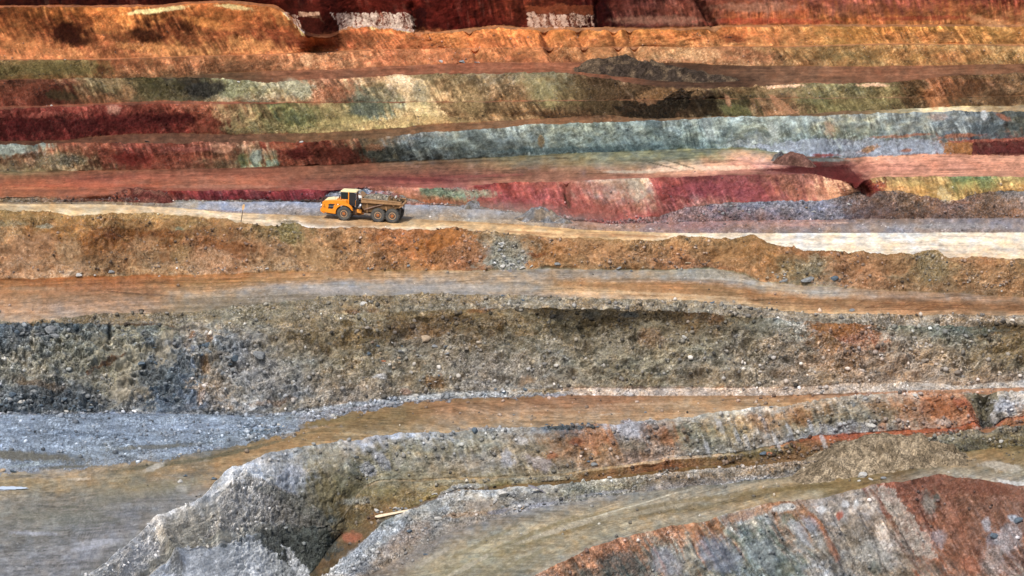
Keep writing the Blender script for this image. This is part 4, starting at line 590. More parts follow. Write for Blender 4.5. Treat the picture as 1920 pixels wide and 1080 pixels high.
def sheet(nm, r0, r1):
    n = r1 - r0 + 1
    P = G2[r0:r1 + 1].reshape(-1, 3).astype(np.float32)
    i = (np.arange(n - 1)[:, None] * NX + np.arange(NX - 1)[None, :]).ravel()
    q = np.stack([i, i + 1, i + NX + 1, i + NX], 1).astype(np.int32)
    me = bpy.data.meshes.new(nm); me.vertices.add(len(P)); me.vertices.foreach_set("co", P.ravel())
    me.loops.add(len(q) * 4); me.loops.foreach_set("vertex_index", q.ravel()); me.polygons.add(len(q))
    me.polygons.foreach_set("loop_start", np.arange(0, len(q) * 4, 4, dtype=np.int32)); me.polygons.foreach_set("loop_total", np.full(len(q), 4, dtype=np.int32))
    me.polygons.foreach_set("use_smooth", np.ones(len(q), dtype=bool))
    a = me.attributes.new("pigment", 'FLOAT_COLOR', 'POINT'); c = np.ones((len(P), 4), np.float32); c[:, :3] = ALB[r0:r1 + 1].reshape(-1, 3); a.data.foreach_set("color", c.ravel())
    a = me.attributes.new("rocky", 'FLOAT', 'POINT'); a.data.foreach_set("value", RUB[r0:r1 + 1].ravel().astype(np.float32))
    me.update(); me.materials.append(MG)
    return me
# neighbouring row runs that belong to one band become one object
runs = []
for (name, kind, r0, r1) in seg_rows:
    nm = name.lstrip('_')
    if kind == 'back':
        nm = {'F3': 'W3', 'F4': 'W4', 'F5': 'W5', 'F6': 'W6', 'F7': 'W7', 'F8': 'W8', 'HR': 'W2', 'F1': 'CWa', 'F2': 'W1', 'G0': 'B1', 'R1': 'W0'}[nm]
    if runs and runs[-1][0] == nm: runs[-1][2] = r1
    else: runs.append([nm, r0, r1])
for nm, r0, r1 in runs:
    base, lab = NAMES[nm]
    o = bpy.data.objects.new(base, sheet(base, r0, r1)); COL.objects.link(o)
    tag(o, lab, base.replace('_', ' '), kind='structure')
# ground lookup
rowvis = np.zeros(NR, bool)
for (name, kind, r0, r1) in seg_rows:
    if kind in ('wall', 'flat'): rowvis[r0:r1 + 1] = True
vis_idx = np.nonzero(rowvis)[0]
def surf(px, py):
    c = int(np.clip(np.searchsorted(xs, px), 0, NX - 1)); 
    r = vis_idx[int(np.argmin(np.abs(PY2[vis_idx, c] - py)))]
    return G2[r, c], ALB[r, c], nrm[r, c]
# ---------------------------------------------------------------- plain materials
def mat(name, col, rough=.6, metal=0, grain=0, gscale=3.0, dirt=None, bump=0, spec=.4):
    m = bpy.data.materials.new(name); m.use_nodes = True; n = m.node_tree.nodes; l = m.node_tree.links; b = n["Principled BSDF"]
    c = lin(col) if isinstance(col, str) else np.array(col)
    b.inputs["Base Color"].default_value = (*c, 1); b.inputs["Roughness"].default_value = rough; b.inputs["Metallic"].default_value = metal; b.inputs["Specular IOR Level"].default_value = spec
    if grain or dirt:
        tc = n.new("ShaderNodeTexCoord"); no = n.new("ShaderNodeTexNoise"); no.inputs["Scale"].default_value = gscale; no.inputs["Detail"].default_value = 6; no.inputs["Roughness"].default_value = .7
        l.new(tc.outputs["Object"], no.inputs["Vector"])
        r = n.new("ShaderNodeValToRGB"); r.color_ramp.elements[0].position = .38; r.color_ramp.elements[1].position = .66
        d = lin(dirt) if dirt else c * (1 - grain)
        r.color_ramp.elements[0].color = (*c, 1) if dirt else (*np.clip(c * (1 - grain), 0, 1), 1); r.color_ramp.elements[1].color = (*d, 1) if dirt else (*np.clip(c * (1 + grain), 0, 1), 1)
        l.new(no.outputs["Fac"], r.inputs[0]); l.new(r.outputs[0], b.inputs["Base Color"])
        if bump:
            bp = n.new("ShaderNodeBump"); bp.inputs["Strength"].default_value = bump; bp.inputs["Distance"].default_value = .08; l.new(no.outputs["Fac"], bp.inputs["Height"]); l.new(bp.outputs[0], b.inputs["Normal"])
    return m
def obj(name, verts, faces, m, parent=None, smooth=False, loc=None, bevel=0):
    me = bpy.data.meshes.new(name); me.from_pydata([tuple(v) for v in verts], [], [tuple(f) for f in faces]); me.update()
    if m: me.materials.append(m)
    if smooth: me.polygons.foreach_set("use_smooth", [True] * len(me.polygons))
    o = bpy.data.objects.new(name, me); COL.objects.link(o)
    if parent: o.parent = parent
    if loc is not None: o.location = loc
    if bevel:
        md = o.modifiers.new("bevel", 'BEVEL'); md.width = bevel; md.segments = 2; md.limit_method = 'ANGLE'; md.angle_limit = math.radians(35)
    return o

# ---------------------------------------------------------------- stones
import bmesh
RM = {'grey': mat('grey_stone', (.20, .21, .215), .9, grain=.35, bump=.6), 'pale': mat('pale_stone', (.44, .43, .40), .9, grain=.25, bump=.6), 'blue': mat('blue_stone', (.085, .115, .145), .85, grain=.4, bump=.6),
      'tan': mat('tan_stone', (.34, .26, .18), .9, grain=.3, bump=.6), 'rust': mat('rust_stone', (.30, .12, .06), .9, grain=.35, bump=.6), 'dark': mat('dark_stone', (.05, .055, .055), .9, grain=.4, bump=.6), 'brown': mat('brown_stone', (.20, .14, .10), .9, grain=.3, bump=.6)}
def rock_mesh(seed, sub=2, flat=.75, cuts=9):
    rnd = random.Random(seed); bm = bmesh.new(); bmesh.ops.create_icosphere(bm, subdivisions=sub, radius=1)
    planes = []
    for _ in range(cuts):
        v = Vector((rnd.gauss(0, 1), rnd.gauss(0, 1), rnd.gauss(0, 1))).normalized(); planes.append((v, rnd.uniform(.42, .8)))
    sx, sy = rnd.uniform(.75, 1.25), rnd.uniform(.7, 1.0)
    for v in bm.verts:
        p = v.co.copy()
        for n_, d in planes:
            k = p.dot(n_)
            if k > d: p -= n_ * (k - d) * .9
        p *= 1 + rnd.uniform(-.045, .045)
        v.co = Vector((p.x * sx, p.y * sy, p.z * flat))
    me = bpy.data.meshes.new('rock'); bm.to_mesh(me); bm.free(); me.update(); return me
RMESH = [rock_mesh(s, 2, random.Random(s).uniform(.6, .9)) for s in range(10)]
RM_CACHE = {}
def rmesh(i, k):
    if (i, k) not in RM_CACHE:
        me = RMESH[i].copy(); me.materials.append(RM[k]); RM_CACHE[(i, k)] = me
    return RM_CACHE[(i, k)]
rng = random.Random(7)
def boulder(px, py, wpx, kind, label=None, group=None, hr=None, name='boulder', sink=.25):
    P, a, n_ = surf(px, py)
    d = P - C; m_per_px = (d @ FW) / F
    r = wpx * m_per_px / 2
    o = bpy.data.objects.new(name, rmesh(rng.randrange(10), kind)); COL.objects.link(o)
    zr = hr if hr else rng.uniform(.6, .95)
    o.scale = (r, r * rng.uniform(.8, 1.05), r * zr); o.rotation_euler = (rng.uniform(-.35, .35), rng.uniform(-.35, .35), rng.uniform(-.5, .5) + (math.pi if rng.random() < .5 else 0))
    o.location = (P[0], P[1] + .05 * r, P[2] + r * zr * (.62 - sink))
    tag(o, label, 'boulder' if name == 'boulder' else 'rock', group); return o
BL = [  # px, py, width px, stone, label
 (942, 929, 24, 'pale', 'large pale boulder with dark underside on the crest of the rocky berm', .95), (834, 962, 20, 'grey', 'broad grey boulder in the trio on the rocky berm slope', .8), (820, 974, 16, 'pale', 'lowest pale boulder of the trio on the rocky berm slope', .8),
 (851, 966, 14, 'brown', 'brownish boulder leaning at the right of the trio on the berm slope', .9), (767, 998, 13, 'blue', 'dark blue stone alone on the gravelly slope left of the curved road', .7), (889, 812, 13, 'blue', 'upright dark blue stone on the edge of the tan road', 1.4),
 (690, 846, 16, 'grey', 'pale grey boulder high on the olive wall right of the spur', 1.1), (1513, 527, 40, 'grey', 'widest flat grey boulder at the foot of the brown bank', .42), (1470, 527, 20, 'grey', 'flat grey boulder just left of the widest one under the brown bank', .45),
 (1563, 524, 18, 'blue', 'blue grey egg shaped boulder at the foot of the brown bank', .8), (1438, 523, 12, 'tan', 'small tan boulder left of the flat ones under the brown bank', .7), (1044, 496, 16, 'grey', 'grey boulder beside the rust orange hollow in the brown bank', .5),
 (1161, 504, 15, 'grey', 'lone grey boulder at the foot of the brown bank mid way along', .55), (1183, 509, 9, 'blue', 'smaller blue grey boulder right beside a grey one under the brown bank', .6), (943, 502, 14, 'pale', 'round pale boulder at the foot of the stony slide in the brown bank', .8),
 (980, 504, 12, 'pale', 'pale boulder right of the round one at the stony slide', .6), (206, 512, 16, 'grey', 'grey boulder at the foot of the brown bank left of the marker post', .55), (146, 517, 13, 'pale', 'pale boulder at the foot of the brown bank near the left', .6),
 (220, 514, 9, 'tan', 'small tan boulder touching a grey one below the brown bank', .6), (297, 519, 7, 'pale', 'small pale stone just on the orange bench below the brown bank', .7), (1617, 497, 12, 'brown', 'brown stone halfway up the brown bank above the blue grey egg', .6),
 (679, 571, 16, 'pale', 'lower slab of the pale pair on top of the big grey face', .45), (694, 567, 14, 'pale', 'upper slab of the pale pair on top of the big grey face', .5), (667, 566, 9, 'dark', 'dark stone left of the pale slab pair on the big grey face', .5),
 (795, 640, 26, 'tan', 'big smooth tan boulder set in the big grey face', .75), (814, 651, 17, 'grey', 'grey boulder below the big tan one in the face', .6), (835, 650, 12, 'blue', 'blue boulder right of the grey one in the big grey face', .7), (837, 664, 12, 'grey', 'grey boulder under the blue one in the big grey face', .6),
 (717, 679, 11, 'rust', 'reddish stone in the left middle of the big grey face', .7), (355, 668, 17, 'grey', 'pale blue boulder in the rocky fan of the big face', .9), (487, 670, 32, 'grey', 'large angular blue grey boulder right of the rocky fan', .75), (440, 676, 18, 'blue', 'dark angular boulder in the rock fan of the big face', 1.0),
 (418, 702, 16, 'grey', 'grey boulder under the angular ones in the fan', .8), (265, 684, 18, 'blue', 'dark blue boulder at the top of the blue rock pile', .6), (20, 750, 24, 'grey', 'big grey boulder at the left foot of the big grey face', .6), (38, 755, 20, 'pale', 'paler boulder beside the big one at the left foot of the face', .55),
 (63, 735, 18, 'grey', 'boulder above the pair at the left foot of the big grey face', .6), (120, 750, 16, 'blue', 'blue boulder in the dark rubble at the left foot of the face', .7), (95, 621, 26, 'grey', 'large angular block at the upper left of the big grey face', .8), (25, 886, 16, 'blue', 'dark blue stone on the edge of the tan road at far left', .7),
 (5, 885, 14, 'tan', 'tan orange stone beside the dark blue one at far left', .7), (337, 853, 9, 'pale', 'pale stone on the olive strip below the blue grey gravel', .8), (336, 905, 13, 'pale', 'pale stone at the left end of the grey crest beside the olive road', .8), (348, 893, 9, 'blue', 'small dark stone beside the pale one at the end of the grey crest', .8),
 (400, 899, 15, 'blue', 'dark stone on the crest of the spur', .7), (1600, 762, 10, 'grey', 'pale oval stone high on the olive grey wall at right', 1.2), (1631, 799, 24, 'pale', 'long pale boulder at the foot of the olive grey wall', .45), (1716, 743, 14, 'pale', 'pale boulder on the crest above the rusty wall', .7),
 (1648, 749, 6, 'pale', 'little pale stone on the crest left of the pale boulder', .9), (1429, 853, 16, 'blue', 'dark blue boulder on the narrow ledge', .8), (1441, 854, 16, 'rust', 'reddish boulder beside the dark blue one on the narrow ledge', .8), (1626, 820, 12, 'pale', 'pale stone on the orange strip above the brown heap', .6),
 (1113, 873, 15, 'grey', 'grey boulder on the ledge below the rust stained wall', .6), (1103, 866, 9, 'blue', 'small blue stone above a grey boulder on the ledge', .7), (1148, 812, 8, 'tan', 'round tan stone under the crest beside the pale grey scar', 1.0), (1143, 896, 11, 'pale', 'pale stone on the berm crest right of the bent sheet', .6),
 (1240, 890, 9, 'grey', 'grey stone on the berm crest left of the brown heap', .6), (1117, 927, 13, 'grey', 'pale grey stone at the foot of the berm beside the curved road', .6), (1126, 927, 9, 'blue', 'blue stone touching a pale one by the curved road', .6), (1020, 946, 10, 'dark', 'dark flat stone on the gravel below the bent sheet', .4),
 (1617, 894, 22, 'pale', 'pale slab at the foot of the brown heap', .8), (1632, 900, 10, 'pale', 'small pale stone right of the slab at the heap', .7), (1610, 902, 9, 'pale', 'small pale stone under the slab at the heap', .6), (1562, 893, 18, 'pale', 'long whitish stone at the left foot of the brown heap', .5),
 (1655, 898, 16, 'grey', 'grey stone at the right foot of the brown heap', .6), (1908, 978, 20, 'blue', 'blue grey boulder in the rust red face at far right', .7), (1862, 1010, 20, 'blue', 'blue grey boulder below the rusty patch of the front face', 1.0), (1876, 829, 10, 'pale', 'white stone on the berm at far right', .7),
 (826, 117, 10, 'pale', 'whitest boulder on the brown bench below the orange clay face', .9), (866, 117, 12, 'grey', 'grey boulder on the bench below the orange clay face', .6), (892, 118, 7, 'grey', 'small grey boulder right of the grey one below the orange clay', .6), (898, 118, 6, 'pale', 'small pale boulder at the end of the row below the orange clay', .6),
 (96, 198, 6, 'pale', 'small whitish stone on the thin bench above the red face', .8), (446, 154, 6, 'pale', 'small whitish stone above the olive face', .7), (121, 113, 5, 'pale', 'small white stone on the ledge below the orange clay at left', .7), (565, 267, 12, 'pale', 'pale stone on the brink above the rust red face', .5), (276, 266, 12, 'dark', 'flat dark stone on the brown bench above the rust red face', .35),
 (942, 556, 9, 'blue', 'small dark stone on the edge of the orange tan bench', .8), (979, 564, 9, 'blue', 'dark stone on the stony lip right of centre', .8), (1335, 568, 12, 'blue', 'blue stone on the stony lip of the big face', .6), (1596, 584, 16, 'grey', 'grey stone on the stony lip toward the right', .6), (962, 779, 7, 'grey', 'lone round stone in the middle of the tan road', .7),
 (1209, 774, 8, 'grey', 'lone grey stone on the tan road right of centre', .7), (1145, 777, 6, 'dark', 'small dark stone on the pale scuff of the tan road', .6), (797, 992, 10, 'grey', 'flat grey stone left of the curved road', .5), (796, 1041, 10, 'blue', 'blue stone at the near edge of the curved road', .6), (1445, 744 + 20, 8, 'grey', 'grey stone on the whitish crest of the wall', .7),
 (1775, 493, 9, 'dark', 'dark stone on the right flank of the little cone', .8), (820, 430, 7, 'dark', 'dark stone on top of the brown bank at the orange hump', .7), (1302, 329 - 8, 4, 'dark', 'dark speck of a stone on the salmon bench', .7), (1355, 699, 9, 'tan', 'tan stone low on the big face right of centre', .6), (1282, 634, 10, 'pale', 'pale stone set in the right half of the big face', 1.0), (1290, 495, 14, 'tan', 'tan stone at the left of the brown bank hump', .7)]
for px, py, w, k, lab, hr in BL:
    boulder(px, py, w, k, lab, None, hr, 'boulder' if w > 8 else 'stone')
def strew(n, pts, wr, kinds, label, group, jit=4):
    """loose stones of one look along a line or in a patch"""
    p = np.array(pts, float); L_ = np.concatenate([[0], np.cumsum(np.hypot(*np.diff(p, axis=0).T))])
    for i in range(n):
        t = rng.uniform(0, L_[-1]); boulder(float(np.interp(t, L_, p[:, 0])) + rng.uniform(-3, 3), float(np.interp(t, L_, p[:, 1])) + rng.uniform(-jit, jit), wr[0] + (wr[1] - wr[0]) * rng.random() ** 2, rng.choice(kinds), label, group, None, 'stone')
strew(34, [(0, 762), (110, 760), (190, 752)], (8, 17), ['grey', 'grey', 'blue', 'blue', 'pale'], 'angular blue grey stone in the rubble at the left foot of the big face', 'stones at the left foot of the big face', 20)
strew(26, [(250, 700), (290, 668), (330, 660), (420, 660), (445, 690)], (8, 16), ['grey', 'blue', 'blue', 'grey'], 'blue grey stone in the rocky fan of the big face', 'stones in the rocky fan', 16)
strew(16, [(20, 628), (110, 622)], (8, 18), ['grey', 'blue', 'grey'], 'blocky stone under the top left edge of the big face', 'stones at the top left of the big face', 10)
strew(30, [(940, 455), (935, 475), (950, 498), (985, 500)], (5, 11), ['grey', 'pale', 'grey'], 'grey stone in the stony slide of the brown bank', 'stones in the stony slide of the brown bank', 8)
strew(30, [(70, 514), (300, 512), (470, 505), (700, 503), (1000, 500), (1280, 500)], (4, 9), ['tan', 'pale', 'brown', 'grey'], 'small loose stone along the foot of the brown bank', 'stones along the foot of the brown bank', 5)
strew(28, [(1400, 512), (1500, 520), (1620, 530), (1760, 530), (1900, 540)], (4, 9), ['tan', 'pale', 'brown', 'dark', 'grey'], 'small loose stone at the foot of the brown bank toward the right', 'stones at the right foot of the brown bank', 9)
strew(26, [(1020, 800), (1120, 799)], (5, 10), ['blue', 'dark', 'blue'], 'dark blue stone in the cluster on the wall crest beside the tan road', 'dark blue stones on the wall crest', 4)
strew(34, [(620, 780), (760, 752), (900, 738), (1000, 737)], (5, 12), ['grey', 'pale', 'blue'], 'grey stone in the pale windrow beside the tan road', 'stones of the windrow beside the tan road', 7)
strew(20, [(440, 805), (500, 800), (548, 810)], (6, 12), ['grey', 'blue', 'pale'], 'stone at the right tip of the blue grey gravel', 'stones at the tip of the blue grey gravel', 8)
strew(22, [(700, 965), (760, 950), (820, 925), (880, 915)], (6, 12), ['grey', 'pale', 'grey'], 'grey stone on the crest of the rocky berm', 'stones on the crest of the rocky berm', 6)
strew(14, [(916, 944), (980, 952)], (5, 9), ['pale', 'grey', 'dark', 'tan'], 'loose stone below the large pale boulder of the berm', 'stones below the large pale boulder', 8)
strew(14, [(660, 860), (680, 880), (700, 900)], (5, 11), ['grey', 'pale', 'dark'], 'grey stone in the scree right of the spur', 'stones in the scree right of the spur', 12)
strew(20, [(690, 640), (760, 680), (830, 700)], (6, 12), ['tan', 'grey', 'blue', 'pale', 'brown'], 'stone bedded in the left middle of the big grey face', 'stones in the middle of the big grey face', 30)
strew(16, [(1300, 395), (1500, 392), (1650, 385)], (6, 12), ['grey', 'pale', 'grey', 'brown'], 'grey stone in the rubble bank below the maroon face', 'stones in the rubble bank below the maroon face', 8)
strew(12, [(625, 368), (660, 360), (690, 362)], (6, 12), ['grey', 'blue', 'pale'], 'blue grey stone in the bank behind the dump truck', 'stones in the bank behind the dump truck', 5)

# ---------------------------------------------------------------- uncountable rubble and gravel
def rubble(label, density, x0, x1, y0, y1, wr, seed, n, tint=1.0, pw=1.6):
    m = (PX2 > x0) & (PX2 < x1) & (PY2 > y0) & (PY2 < y1) & rowvis[:, None]
    idx = np.argwhere(m); w = RUB[m] ** pw
    w *= .08 + 1.7 * sm(.42, .68, fbm(PX2[m] / 22, PY2[m] / 14, 701 + seed, 3)); w /= w.sum()
    r = np.random.RandomState(seed); pick = idx[r.choice(len(idx), n, p=w)]
    base = []
    for s in range(6):
        me = rock_mesh(100 + s, 1, .8, 6); v = np.array([q.co[:] for q in me.vertices]); f = np.array([q.vertices[:] for q in me.polygons]); base.append((v, f)); bpy.data.meshes.remove(me)
    V = []; Fc = []; Cc = []; off = 0
    size = wr[0] + (wr[1] - wr[0]) * r.random_sample(n) ** 10
    for k in range(n):
        i, j = pick[k]; P = G2[i, j]; mp = ((P - C) @ FW) / F; s = size[k] * mp / 2
        v, f = base[k % 6]; a = r.uniform(0, 6.28); ca, sa = math.cos(a), math.sin(a)
        M = np.array([[ca, -sa, 0], [sa, ca, 0], [0, 0, 1]])
        q = (v * s * r.uniform(.7, 1.15, 3)) @ M.T + P + nrm[i, j] * s * .35
        V.append(q); Fc.append(f + off); off += len(v)
        c = ALB[i, j] * math.exp(r.normal(.08, .42)); g = c.mean(); c = c * .55 + g * np.array([.97, 1.0, 1.04]) * .45
        Cc.append(np.tile(np.clip(c * tint, .01, .8), (len(v), 1)))
    V = np.concatenate(V).astype(np.float32); Fc = np.concatenate(Fc).astype(np.int32); Cc = np.concatenate(Cc)
    me = bpy.data.meshes.new('rubble'); me.vertices.add(len(V)); me.vertices.foreach_set("co", V.ravel()); me.loops.add(Fc.size); me.loops.foreach_set("vertex_index", Fc.ravel()); me.polygons.add(len(Fc))
    me.polygons.foreach_set("loop_start", np.arange(0, Fc.size, 3, dtype=np.int32)); me.polygons.foreach_set("loop_total", np.full(len(Fc), 3, dtype=np.int32))
    a = me.attributes.new("pigment", 'FLOAT_COLOR', 'POINT'); cc = np.ones((len(V), 4), np.float32); cc[:, :3] = Cc; a.data.foreach_set("color", cc.ravel()); me.update(); me.materials.append(MG)
    o = bpy.data.objects.new('rubble', me); COL.objects.link(o); tag(o, label, 'rubble', kind='stuff')
rubble('loose stones strewn over the big grey face and the gravel beneath it', 1, -10, 1930, 560, 860, (1.7, 15), 1, 12000)
rubble('loose stones over the brown bank below the haul road', 1, -10, 1930, 400, 558, (1.6, 10), 2, 5500)
rubble('loose stones around the haul road and the maroon face', 1, -10, 1930, 340, 440, (2.0, 8), 3, 2600)
rubble('loose stones on the lower walls, berm and curved road', 1, -10, 1930, 735, 1095, (1.6, 13), 4, 9000)
rubble('scattered stones on the far upper benches', 1, -10, 1930, 60, 335, (1.8, 5.5), 5, 3500)

# ---------------------------------------------------------------- tipped heaps
def heap(name, label, foot, crest, col, dark, rub_scale=1.0, slope=33, base_z=None, seed=0, res=.22, sink=.25):
    """foot: px,py where the heap stands; crest: [(px, py)] seen crest; heights follow from where the crest shows"""
    B = surf(*foot)[0]; zb = B[2] if base_z is None else base_z
    pts = []
    for (cx, cy) in crest:
        P = on_y(np.array([cx]), np.array([cy]), np.array([B[1] + .0]))[0]; h = max(P[2] - zb, .1)
        dep = h / math.tan(math.radians(slope))
        for _ in range(3):
            P = on_y(np.array([cx]), np.array([cy]), np.array([B[1] + dep]))[0]; h = max(P[2] - zb, .1); dep = h / math.tan(math.radians(slope))
        pts.append((P[0], P[1], h))
    pts = np.array(pts); R = pts[:, 2].max() / math.tan(math.radians(slope)) + 1
    x0, x1 = pts[:, 0].min() - R, pts[:, 0].max() + R; y0, y1 = pts[:, 1].min() - R, pts[:, 1].max() + R
    nx = int((x1 - x0) / res) + 1; ny = int((y1 - y0) / res) + 1
    X, Y = np.meshgrid(np.linspace(x0, x1, nx), np.linspace(y0, y1, ny)); H = np.full(X.shape, -9.0); m = math.tan(math.radians(slope))
    Xw = X + .9 * (fbm(X / 2.2, Y / 2.2, seed + 5, 3) - .5); Yw = Y + .9 * (fbm(X / 2.2, Y / 2.2, seed + 6, 3) - .5)
    dn_ = [(pts[i], pts[min(i + 1, len(pts) - 1)]) for i in range(max(1, len(pts) - 1))]
    for a, b in dn_:
        l2 = max((b[0] - a[0]) ** 2 + (b[1] - a[1]) ** 2, 1e-6); t = np.clip(((Xw - a[0]) * (b[0] - a[0]) + (Yw - a[1]) * (b[1] - a[1])) / l2, 0, 1)
        d = np.hypot(Xw - a[0] - t * (b[0] - a[0]), Yw - a[1] - t * (b[1] - a[1])); hh = a[2] + t * (b[2] - a[2])
        H = np.maximum(H, hh - (np.sqrt((d * m) ** 2 + .06) - .24))
    cd_, cr = cells(X / .55, Y / .55, seed); cd2, cr2 = cells(X / .28, Y / .28, seed + 1)
    H = H + .35 * rub_scale * facets(X / 1.1, Y / 1.1, seed + 2) * sm(-.2, .8, H) + .7 * (fbm(X / 1.6, Y / 1.6, seed + 9, 4, .65) - .5) * np.minimum(1, pts[:, 2].max() / 2) + rub_scale * (.16 * (.5 - cd_) * (cr > .5) + .06 * (.5 - cd2))
    H = np.maximum(H, -sink - .6)
    n_ = fbm(X / 1.2, Y / 1.2, seed + 11, 4)[..., None]
    c = lin(col) * (1 - sm(.4, .62, n_)) + lin(dark) * sm(.4, .62, n_); c = c * .7 + c.mean(-1, keepdims=True) * .3; c = c * np.exp((cr - .5) * .5 + (cr2 - .5) * .8)[..., None] * KW
    V = np.stack([X, Y, H + zb], -1).reshape(-1, 3); i = (np.arange(ny - 1)[:, None] * nx + np.arange(nx - 1)[None, :]).ravel()
    q = np.stack([i, i + 1, i + nx + 1, i + nx], 1); keep = (H.ravel()[q].max(1) > -sink - .3); q = q[keep]
    me = bpy.data.meshes.new(name); me.from_pydata(V.tolist(), [], q.tolist()); me.update(); me.polygons.foreach_set("use_smooth", [True] * len(me.polygons))
    a = me.attributes.new("pigment", 'FLOAT_COLOR', 'POINT'); cc = np.ones((len(V), 4), np.float32); cc[:, :3] = np.clip(c.reshape(-1, 3), .005, .8); a.data.foreach_set("color", cc.ravel())
    a = me.attributes.new("rocky", 'FLOAT', 'POINT'); a.data.foreach_set("value", np.full(len(V), .9 * rub_scale, np.float32)); me.materials.append(MG)
    bm = bmesh.new(); bm.from_mesh(me); bmesh.ops.delete(bm, geom=[v for v in bm.verts if not v.link_faces], context='VERTS'); bm.to_mesh(me); bm.free()
    o = bpy.data.objects.new(name, me); COL.objects.link(o); tag(o, label, 'dirt pile' if 'dirt' in name else 'gravel pile'); return o
heap('dirt_pile', 'long dark brown dirt pile on the upper bench below the orange clay', (1215, 150), [(1096, 136), (1112, 112), (1160, 106), (1215, 115), (1262, 124), (1310, 134), (1350, 142), (1380, 147)], '44362a', '6a543a', 1, 30, seed=11, sink=.5)
heap('gravel_pile', 'taller grey cone of gravel behind the haul road, right of the truck', (902, 393), [(880, 378), (906, 362), (922, 376)], '7c7e84', '6c604c', 1, 34, seed=21)
heap('gravel_pile', 'lower grey cone of gravel nearest the haul road edge', (1022, 418), [(1000, 392), (1013, 386), (1035, 400), (1060, 412)], '84868a', '8a7458', 1, 34, seed=22)
heap('dirt_pile', 'rounded brown mound on the salmon bench below the grey green face', (1492, 311), [(1470, 291), (1482, 285), (1502, 288), (1512, 297)], '7c5040', '6a4434', .5, 40, seed=23)
heap('dirt_pile', 'small grey lump beside the rounded brown mound', (1462, 303), [(1458, 286), (1464, 284)], '5c5c60', '6c6864', .8, 52, seed=24, res=.15)
heap('dirt_pile', 'big rough brown heap blocking the end of the lower curved road', (1640, 893), [(1550, 868), (1575, 842), (1610, 824), (1660, 814), (1710, 817), (1760, 833), (1790, 852), (1815, 870)], '8c7858', 'ac9672', 1.6, 28, seed=28, sink=1.2)
heap('gravel_pile', 'dark reddish low heap at the start of the maroon bank', (262, 376), [(236, 358), (250, 351), (275, 356), (298, 360)], '6a2c20', '7c4834', .8, 34, seed=29)
# ---------------------------------------------------------------- the articulated dump truck (front at -x, near side at -y, metres)
ORG = mat('orange_paint', (.78, .26, .012), .38, grain=.12, gscale=1.4, spec=.5); ORD = mat('dusty_orange_paint', (.70, .28, .04), .6, grain=.25, gscale=2.0)
YLO = mat('sunlit_cream_paint', (.80, .68, .38), .5, grain=.06); BLK = mat('black_plastic', (.018, .018, .02), .5); RUBR = mat('tyre_rubber', (.045, .05, .055), .85, dirt='5c5850', gscale=1.6)
HUB = mat('rusty_hub', (.32, .11, .03), .7, grain=.3); RIM = mat('dusty_rim', (.42, .27, .15), .75, grain=.25); BED = mat('dusty_brown_steel', (.33, .19, .09), .75, grain=.28, gscale=1.3); BEDD = mat('dirty_brown_steel', (.13, .07, .028), .8, grain=.4, gscale=1.5)
GLS = mat('dark_glass', (.012, .02, .022), .08, spec=.8); STL = mat('grey_steel', (.45, .47, .52), .35, .6, grain=.2); WHT = mat('white_paint', (.80, .78, .74), .5); ROCKL = mat('load_gravel', (.34, .30, .26), .95, grain=.4, gscale=5, bump=.8); FRM = mat('chassis_steel', (.10, .05, .022), .8, grain=.4)
SKN = mat('seat_cloth', (.03, .10, .08), .8)
def prism(poly, y0, y1):
    """side outline (x,z) pushed through the width"""
    n = len(poly); V = [(x, y0, z) for x, z in poly] + [(x, y1, z) for x, z in poly]
    Fs = [tuple(range(n)), tuple(range(2 * n - 1, n - 1, -1))] + [(i, i + n, (i + 1) % n + n, (i + 1) % n) for i in range(n)]
    return V, Fs
def box(x0, x1, y0, y1, z0, z1): return prism([(x0, z0), (x1, z0), (x1, z1), (x0, z1)], y0, y1)
def join(*vf):
    V = []; Fs = []
    for v, f in vf:
        o = len(V); V += list(v); Fs += [tuple(i + o for i in q) for q in f]
    return V, Fs
def tube(a, b, r, n=12, r2=None):
    a = Vector(a); b = Vector(b); d = (b - a).normalized(); u = d.orthogonal().normalized(); w = d.cross(u); r2 = r if r2 is None else r2
    V = [a + (u * math.cos(t) + w * math.sin(t)) * r for t in [6.28318 * k / n for k in range(n)]] + [b + (u * math.cos(t) + w * math.sin(t)) * r2 for t in [6.28318 * k / n for k in range(n)]]
    return V, [tuple(range(n - 1, -1, -1)), tuple(range(n, 2 * n))] + [(k, (k + 1) % n, (k + 1) % n + n, k + n) for k in range(n)]
def lathe_y(cx, cz, prof, n=40, sgn=1):
    """prof: (radius, y)"""
    V = []; Fs = []
    for r, y in prof:
        V += [(cx + r * math.cos(6.28318 * k / n), y, cz + r * math.sin(6.28318 * k / n)) for k in range(n)]
    for i in range(len(prof) - 1):
        for k in range(n): Fs.append((i * n + k, i * n + (k + 1) % n, (i + 1) * n + (k + 1) % n, (i + 1) * n + k))
    Fs.append(tuple(range(n))); Fs.append(tuple((len(prof) - 1) * n + k for k in range(n - 1, -1, -1)))
    return V, Fs
def fixn(o):
    bm = bmesh.new(); bm.from_mesh(o.data); bmesh.ops.recalc_face_normals(bm, faces=bm.faces); bm.to_mesh(o.data); bm.free(); return o
P_ = lambda name, vf, m, parent, bevel=0, smooth=False: fixn(obj(name, vf[0], vf[1], m, parent, smooth, None, bevel))
